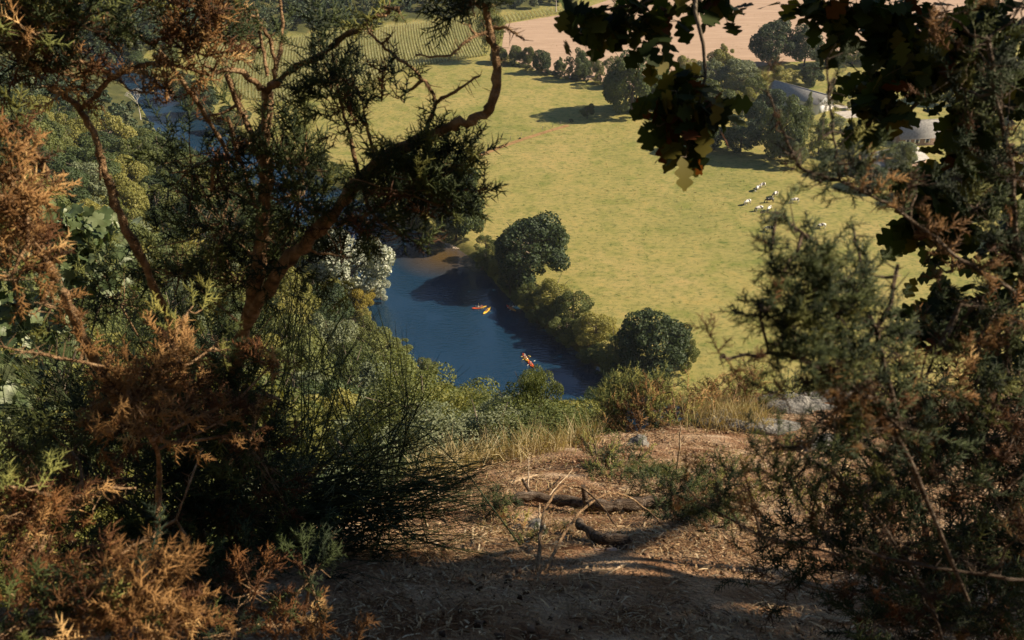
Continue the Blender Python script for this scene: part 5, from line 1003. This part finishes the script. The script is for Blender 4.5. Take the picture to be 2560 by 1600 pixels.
# ------------------------------------------------------------------ ledge surface
def polyG(pts, up=0.): return np.array([G(a, b, u if (u := (c[0] if c else up)) else up) for a, b, *c in pts])
def log(name, label, cat, pts, r0, r1, m='deadwood', ext=(), sag=0.):
    w = np.array([G(p[0], p[1], p[2] if len(p) > 2 else 0) for p in pts]); n = len(w); tt = np.linspace(0, n-1, n*5)
    w = np.column_stack([np.interp(tt, range(n), w[:, i]) for i in range(3)])
    for _ in range(3): w[1:-1] = w[1:-1]*.5+(w[:-2]+w[2:])*.25
    mb = MB(); rad = np.linspace(r0, r1, len(w))*(1+.12*RNG.normal(size=len(w))); rad[-1] *= .25; rad[-2] *= .7; rad[0] *= .3; w[1:-1] += RNG.normal(size=(len(w)-2, 3))*min(.006, r0*.25)
    mb.tube(w, rad, 10)
    for a, b in ext: mb.tube([w[int(a[0]*(len(w)-1))], w[int(a[0]*(len(w)-1))]+np.array(b)*.6+NZ(.003), w[int(a[0]*(len(w)-1))]+np.array(b)], [a[1], a[1]*.8, a[1]*.6], 7)
    b0 = w[0]; o = mb.obj(name, M[m], smooth=True, loc=b0); tag(o, label, cat); return o
log('fallen_log', 'dark weathered dead branch lying across the ledge with an upright stub', 'log', [(1275, 1262, .06), (1340, 1262, .07), (1420, 1272, .06), (1500, 1285, .05), (1570, 1282, .06), (1650, 1272, .06)], .028, .042, ext=[((.55, .022), (-.02, .02, .14)), ((.2, .012), (-.06, .1, .05))])
log('fallen_log', 'short charred dead branch on the ground inside the curved twigs', 'log', [(1440, 1335, .09), (1470, 1352, .05), (1510, 1368, .03), (1580, 1365, .03)], .02, .035)
log('curved_twig', 'bent twig arching over the ledge, left and taller arch', 'twig', [(1345, 1430, .0), (1349, 1395, .12), (1360, 1370, .25), (1395, 1345, .33), (1450, 1340, .32), (1500, 1350, .22), (1545, 1370, .1)], .009, .004, 'limb')
log('curved_twig', 'thin bent twig crossing behind the taller arch', 'twig', [(1362, 1430, 0), (1400, 1390, .1), (1450, 1355, .2), (1510, 1330, .26), (1560, 1318, .22), (1620, 1315, .1), (1660, 1325, .02)], .007, .004, 'limb')
for i, (pts, r, lb) in enumerate([
 ([(1508, 1450, .01), (1545, 1432, .03), (1575, 1415, .02)], .007, 'pale bark strip on the dark soil below the logs'), ([(1323, 1250, .0), (1320, 1225, .06), (1322, 1190, .2)], .007, 'thin upright dead stick standing behind the log'),
 ([(1275, 1212, .02), (1330, 1200, .03), (1345, 1192, .02)], .012, 'grey stick lying near the rim at the left'), ([(1285, 1208, .04), (1320, 1203, .03), (1340, 1205, .02)], .009, 'second grey stick crossing the first near the rim'),
 ([(1360, 1258, .0), (1390, 1240, .08), (1430, 1200, .08), (1428, 1198, .12)], .005, 'pale curved twig leaning behind the log'), ([(1350, 1330, 0), (1349, 1310, .03), (1348, 1290, .1)], .008, 'short pale stub standing in front of the log'),
 ([(1590, 1330, .02), (1640, 1355, .02), (1660, 1345, .04)], .005, 'thin twig on the soil right of the charred branch'), ([(1690, 1190, .0), (1692, 1186, .25), (1688, 1182, .45)], .008, 'slim pale stem standing by the rim right of centre'),
 ([(1255, 1500, .01), (1265, 1490, .03), (1272, 1478, .03)], .004, 'tiny white twig on the shaded soil'), ([(1120, 1315, 0), (1100, 1290, .06), (1095, 1270, .16)], .006, 'pale dead stem among the sweeping broom'), ([(1095, 1250, 0), (1120, 1220, .05), (1135, 1190, .05)], .005, 'short pale twig near the broom on the rim'), ([(1430, 1345, 0), (1480, 1360, .02), (1490, 1390, .02)], .006, 'pale root curl below the charred branch')]):
    log('twig', lb, 'twig', pts, r, r*.5, 'stick')
def rock(label, px, py, sx, sy, sz, seed, m='rock', name='rock', sink=.3):
    c = G(px, py); g = np.random.default_rng(seed); V = []; n1, n2 = 22, 14; ph = g.random(6)*6
    for i in range(n2):
        for j in range(n1):
            a = j*2*math.pi/n1; e_ = -1.5+3*i/(n2-1); d = np.array([math.cos(a)*math.cos(e_), math.sin(a)*math.cos(e_), math.sin(e_)])
            r = 1+.16*math.sin(2.3*d[0]*2+ph[0])+.13*math.sin(3.1*d[1]*2+ph[1])+.1*math.sin(5*d[2]+ph[2])+.06*math.sin(9*d[0]+7*d[1]+ph[3])+.03*g.normal()
            V.append(np.sign(d)*np.abs(d)**.8*r*[sx, sy, sz])
    mb = MB(); mb.quads(np.array(V), [(i*n1+j, i*n1+(j+1) % n1, (i+1)*n1+(j+1) % n1, (i+1)*n1+j) for i in range(n2-1) for j in range(n1)])
    o = mb.obj(name, M[m]); o.location = c-np.array([0, 0, sz*sink]); o.rotation_euler = (R_(-22), R_(g.random()*16-14), g.random()*1.2-.6); tag(o, label, 'rock')
rock('long grey rock slab on the rim in front of the dry gorse', 1845, 1060, .48, .3, .14, 1)
rock('big grey rock outcrop at the rim, right of the slab', 1960, 1022, .6, .4, .2, 2)
rock('grey boulder behind the blurred gorse at the right of the rim', 2080, 1005, .5, .4, .16, 5)
rock('small pointed grey stone under the sunlit gorse', 1594, 1112, .11, .1, .08, 3)
rock('flat brown stone in the litter left of the log', 1322, 1325, .09, .07, .05, 4)
rock('little pale stone just behind the log', 1420, 1256, .035, .03, .03, 6, 'gravelrock', 'stone')
rock('pale stone partly buried by the right slope', 2040, 1120, .2, .14, .1, 7)
rock('small reddish stone below the charred branch', 1515, 1385, .05, .035, .03, 10, 'gravelrock', 'stone')
# leaf litter, straw, needles: nobody could count them
N = 170000; x = RNG.random(N)*12-4.5; y = RNG.random(N)**.8*12+1; ok = inpoly(LEDGEP, x, y) & (np.abs(x) < .65*y*1.3+1.2); x, y = x[ok], y[ok]; z = hledge(x, y)
cl = vnoise(x, y, .35, 9)+vnoise(x, y, .12, 4)*.6; ok = RNG.random(len(x)) < .62+.4*cl; x, y, z, cl = x[ok], y[ok], z[ok], cl[ok]
tv = np.array([(-.5, -.035, 0), (-.5, .035, 0), (.0, .04, .1), (.0, -.04, .1), (.5, 0, .02)]); tf = np.array([(0, 3, 2), (0, 2, 1), (3, 4, 2)])
n = len(x); d = RNG.normal(size=(n, 3))*[1, 1, .22]; d[:, 2] -= .45*d[:, 1]; d /= np.linalg.norm(d, axis=1)[:, None]; up = np.array([0, .5, .86])+RNG.normal(size=(n, 3))*.3; yv = np.cross(up, d); yv /= np.linalg.norm(yv, axis=1)[:, None]; zv = np.cross(d, yv)
L = .025+.1*RNG.random(n)**3; mb = MB(); mb.inst(tv, tf, np.stack([d*L[:, None], yv*(.1*np.ones(n))[:, None], zv*L[:, None]], -1), np.column_stack([x, y, z+.006+.015*RNG.random(n)]), np.clip(.5+.25*RNG.normal(size=n), 0, 1))
tag(mb.obj('litter', M['litter']), 'brown needle and twig litter covering the ledge', 'leaf litter', kind='stuff')
M['crumb'] = leafmat('clods', [(.05, .025, .012), (.16, .09, .05), (.3, .2, .13)], 0, objrand=0)
def grass(name, label, cen, nb, L, m, spread, kind='stuff', lean=None, w=.004):
    mb = MB(); P0 = []; D = []
    for px, py in cen:
        c = G(px, py); k = RNG.integers(nb//2, nb)
        P0.append(c+RNG.normal(size=(k, 3))*[spread, spread, .0]); dd = RNG.normal(size=(k, 3))*.35+np.array([0, 0, 1.])+(0 if lean is None else np.array(lean)); D.append(dd)
    P0 = np.concatenate(P0); D = np.concatenate(D); n = len(P0)
    P0[:, 2] = hledge(P0[:, 0], P0[:, 1])-.01
    tv = np.array([(-1, 0, 0), (1, 0, 0), (.7, 0, .5), (-.7, 0, .5), (1.0, 0, 1)]); tv[:, 0] *= w/.1*.1
    tv = np.array([(-w, 0, 0), (w, 0, 0), (w*.7+.02, 0, .5), (-w*.7+.02, 0, .5), (.12, 0, 1.)]); tf = np.array([(0, 1, 2), (0, 2, 3), (3, 2, 4)])
    R = rotmats(D); Ls = L*(.5+.7*RNG.random(n)); R = R*np.stack([np.ones(n), np.ones(n), Ls], -1)[:, None, :]
    mb.inst(tv, tf, R, P0); o = mb.obj(name, M[m]); tag(o, label, 'grass', kind=kind)
cs = [(x, 1190-(x-1050)*.21+RNG.normal()*8) for x in np.linspace(1040, 1500, 46)]
grass('dry_grass', 'pale dry grass tufts along the rim of the ledge', cs, 34, .3, 'straw', .06)
grass('grey_grass', 'grey-green grass tuft in the middle of the ledge', [(1640+RNG.normal()*30, 1185+RNG.normal()*9) for _ in range(14)], 40, .11, 'paleleaf', .05)
grass('dry_grass', 'tan dry grass among the gorse behind the rock slab', [(1740+RNG.random()*160, 1075-RNG.random()*40) for _ in range(34)], 44, .34, 'straw', .12)
grass('dry_grass', 'scattered straw and low grass over the sunny ledge', [(1000+RNG.random()*900, 1130+RNG.random()*220) for _ in range(120)], 9, .09, 'straw', .09)
N = 110000; x = RNG.random(N)*5.2-2.4; y = RNG.random(N)*3.6+1.9; z = hledge(x, y); ok = RNG.random(N) < .6+.4*(vnoise(x, y, .22, 6)+.5*vnoise(x, y, .07, 2)); x, y, z = x[ok], y[ok], z[ok]
n = len(x); d = RNG.normal(size=(n, 3))*[1, 1, .25]; d[:, 2] -= .45*d[:, 1]; d /= np.linalg.norm(d, axis=1)[:, None]; up = np.array([0, .5, .86])+RNG.normal(size=(n, 3))*.35; yv = np.cross(up, d); yv /= np.linalg.norm(yv, axis=1)[:, None]; zv = np.cross(d, yv); L = .012+.06*RNG.random(n)**3
mb = MB(); mb.inst(tv, tf, np.stack([d*L[:, None], yv*.055, zv*L[:, None]], -1), np.column_stack([x, y, z+.004+.02*RNG.random(n)]), np.clip(.4+.25*RNG.normal(size=n), 0, 1))
tag(mb.obj('litter', M['litter']), 'fine shaded needle litter at the bottom of the ledge', 'leaf litter', kind='stuff')
N = 9000; x = RNG.random(N)*8-3; y = RNG.random(N)*7+1.9; ok = inpoly(LEDGEP, x, y); x, y = x[ok], y[ok]; n = len(x); mb = MB()
mb.inst(sv, sf, rotmats(RNG.normal(size=(n, 3)), sc=.004+.022*RNG.random(n)**4), np.column_stack([x, y, hledge(x, y)+.003])); tag(mb.obj('soil_crumbs', M['crumb']), 'small clods and grit scattered over the ledge', 'soil', kind='stuff')
grass('green_tufts', 'small green herbs at the right of the ledge', [(1850+RNG.random()*400, 1090+RNG.random()*200) for _ in range(40)], 26, .12, 'mid', .08)

# ------------------------------------------------------------------ valley haze
mb = MB(); mb.box((-1450, -380, -3.5), (1450, 2350, 215)); hz_, n, l = mat('haze'); out = n.new('ShaderNodeOutputMaterial'); v = n.new('ShaderNodeVolumePrincipled')
v.inputs['Color'].default_value = (.8, .88, 1, 1); v.inputs['Density'].default_value = 0.00006; v.inputs['Anisotropy'].default_value = .2; l.new(v.outputs[0], out.inputs['Volume'])
tag(mb.obj('haze', hz_), 'thin blue summer haze over the valley', 'haze', kind='stuff')
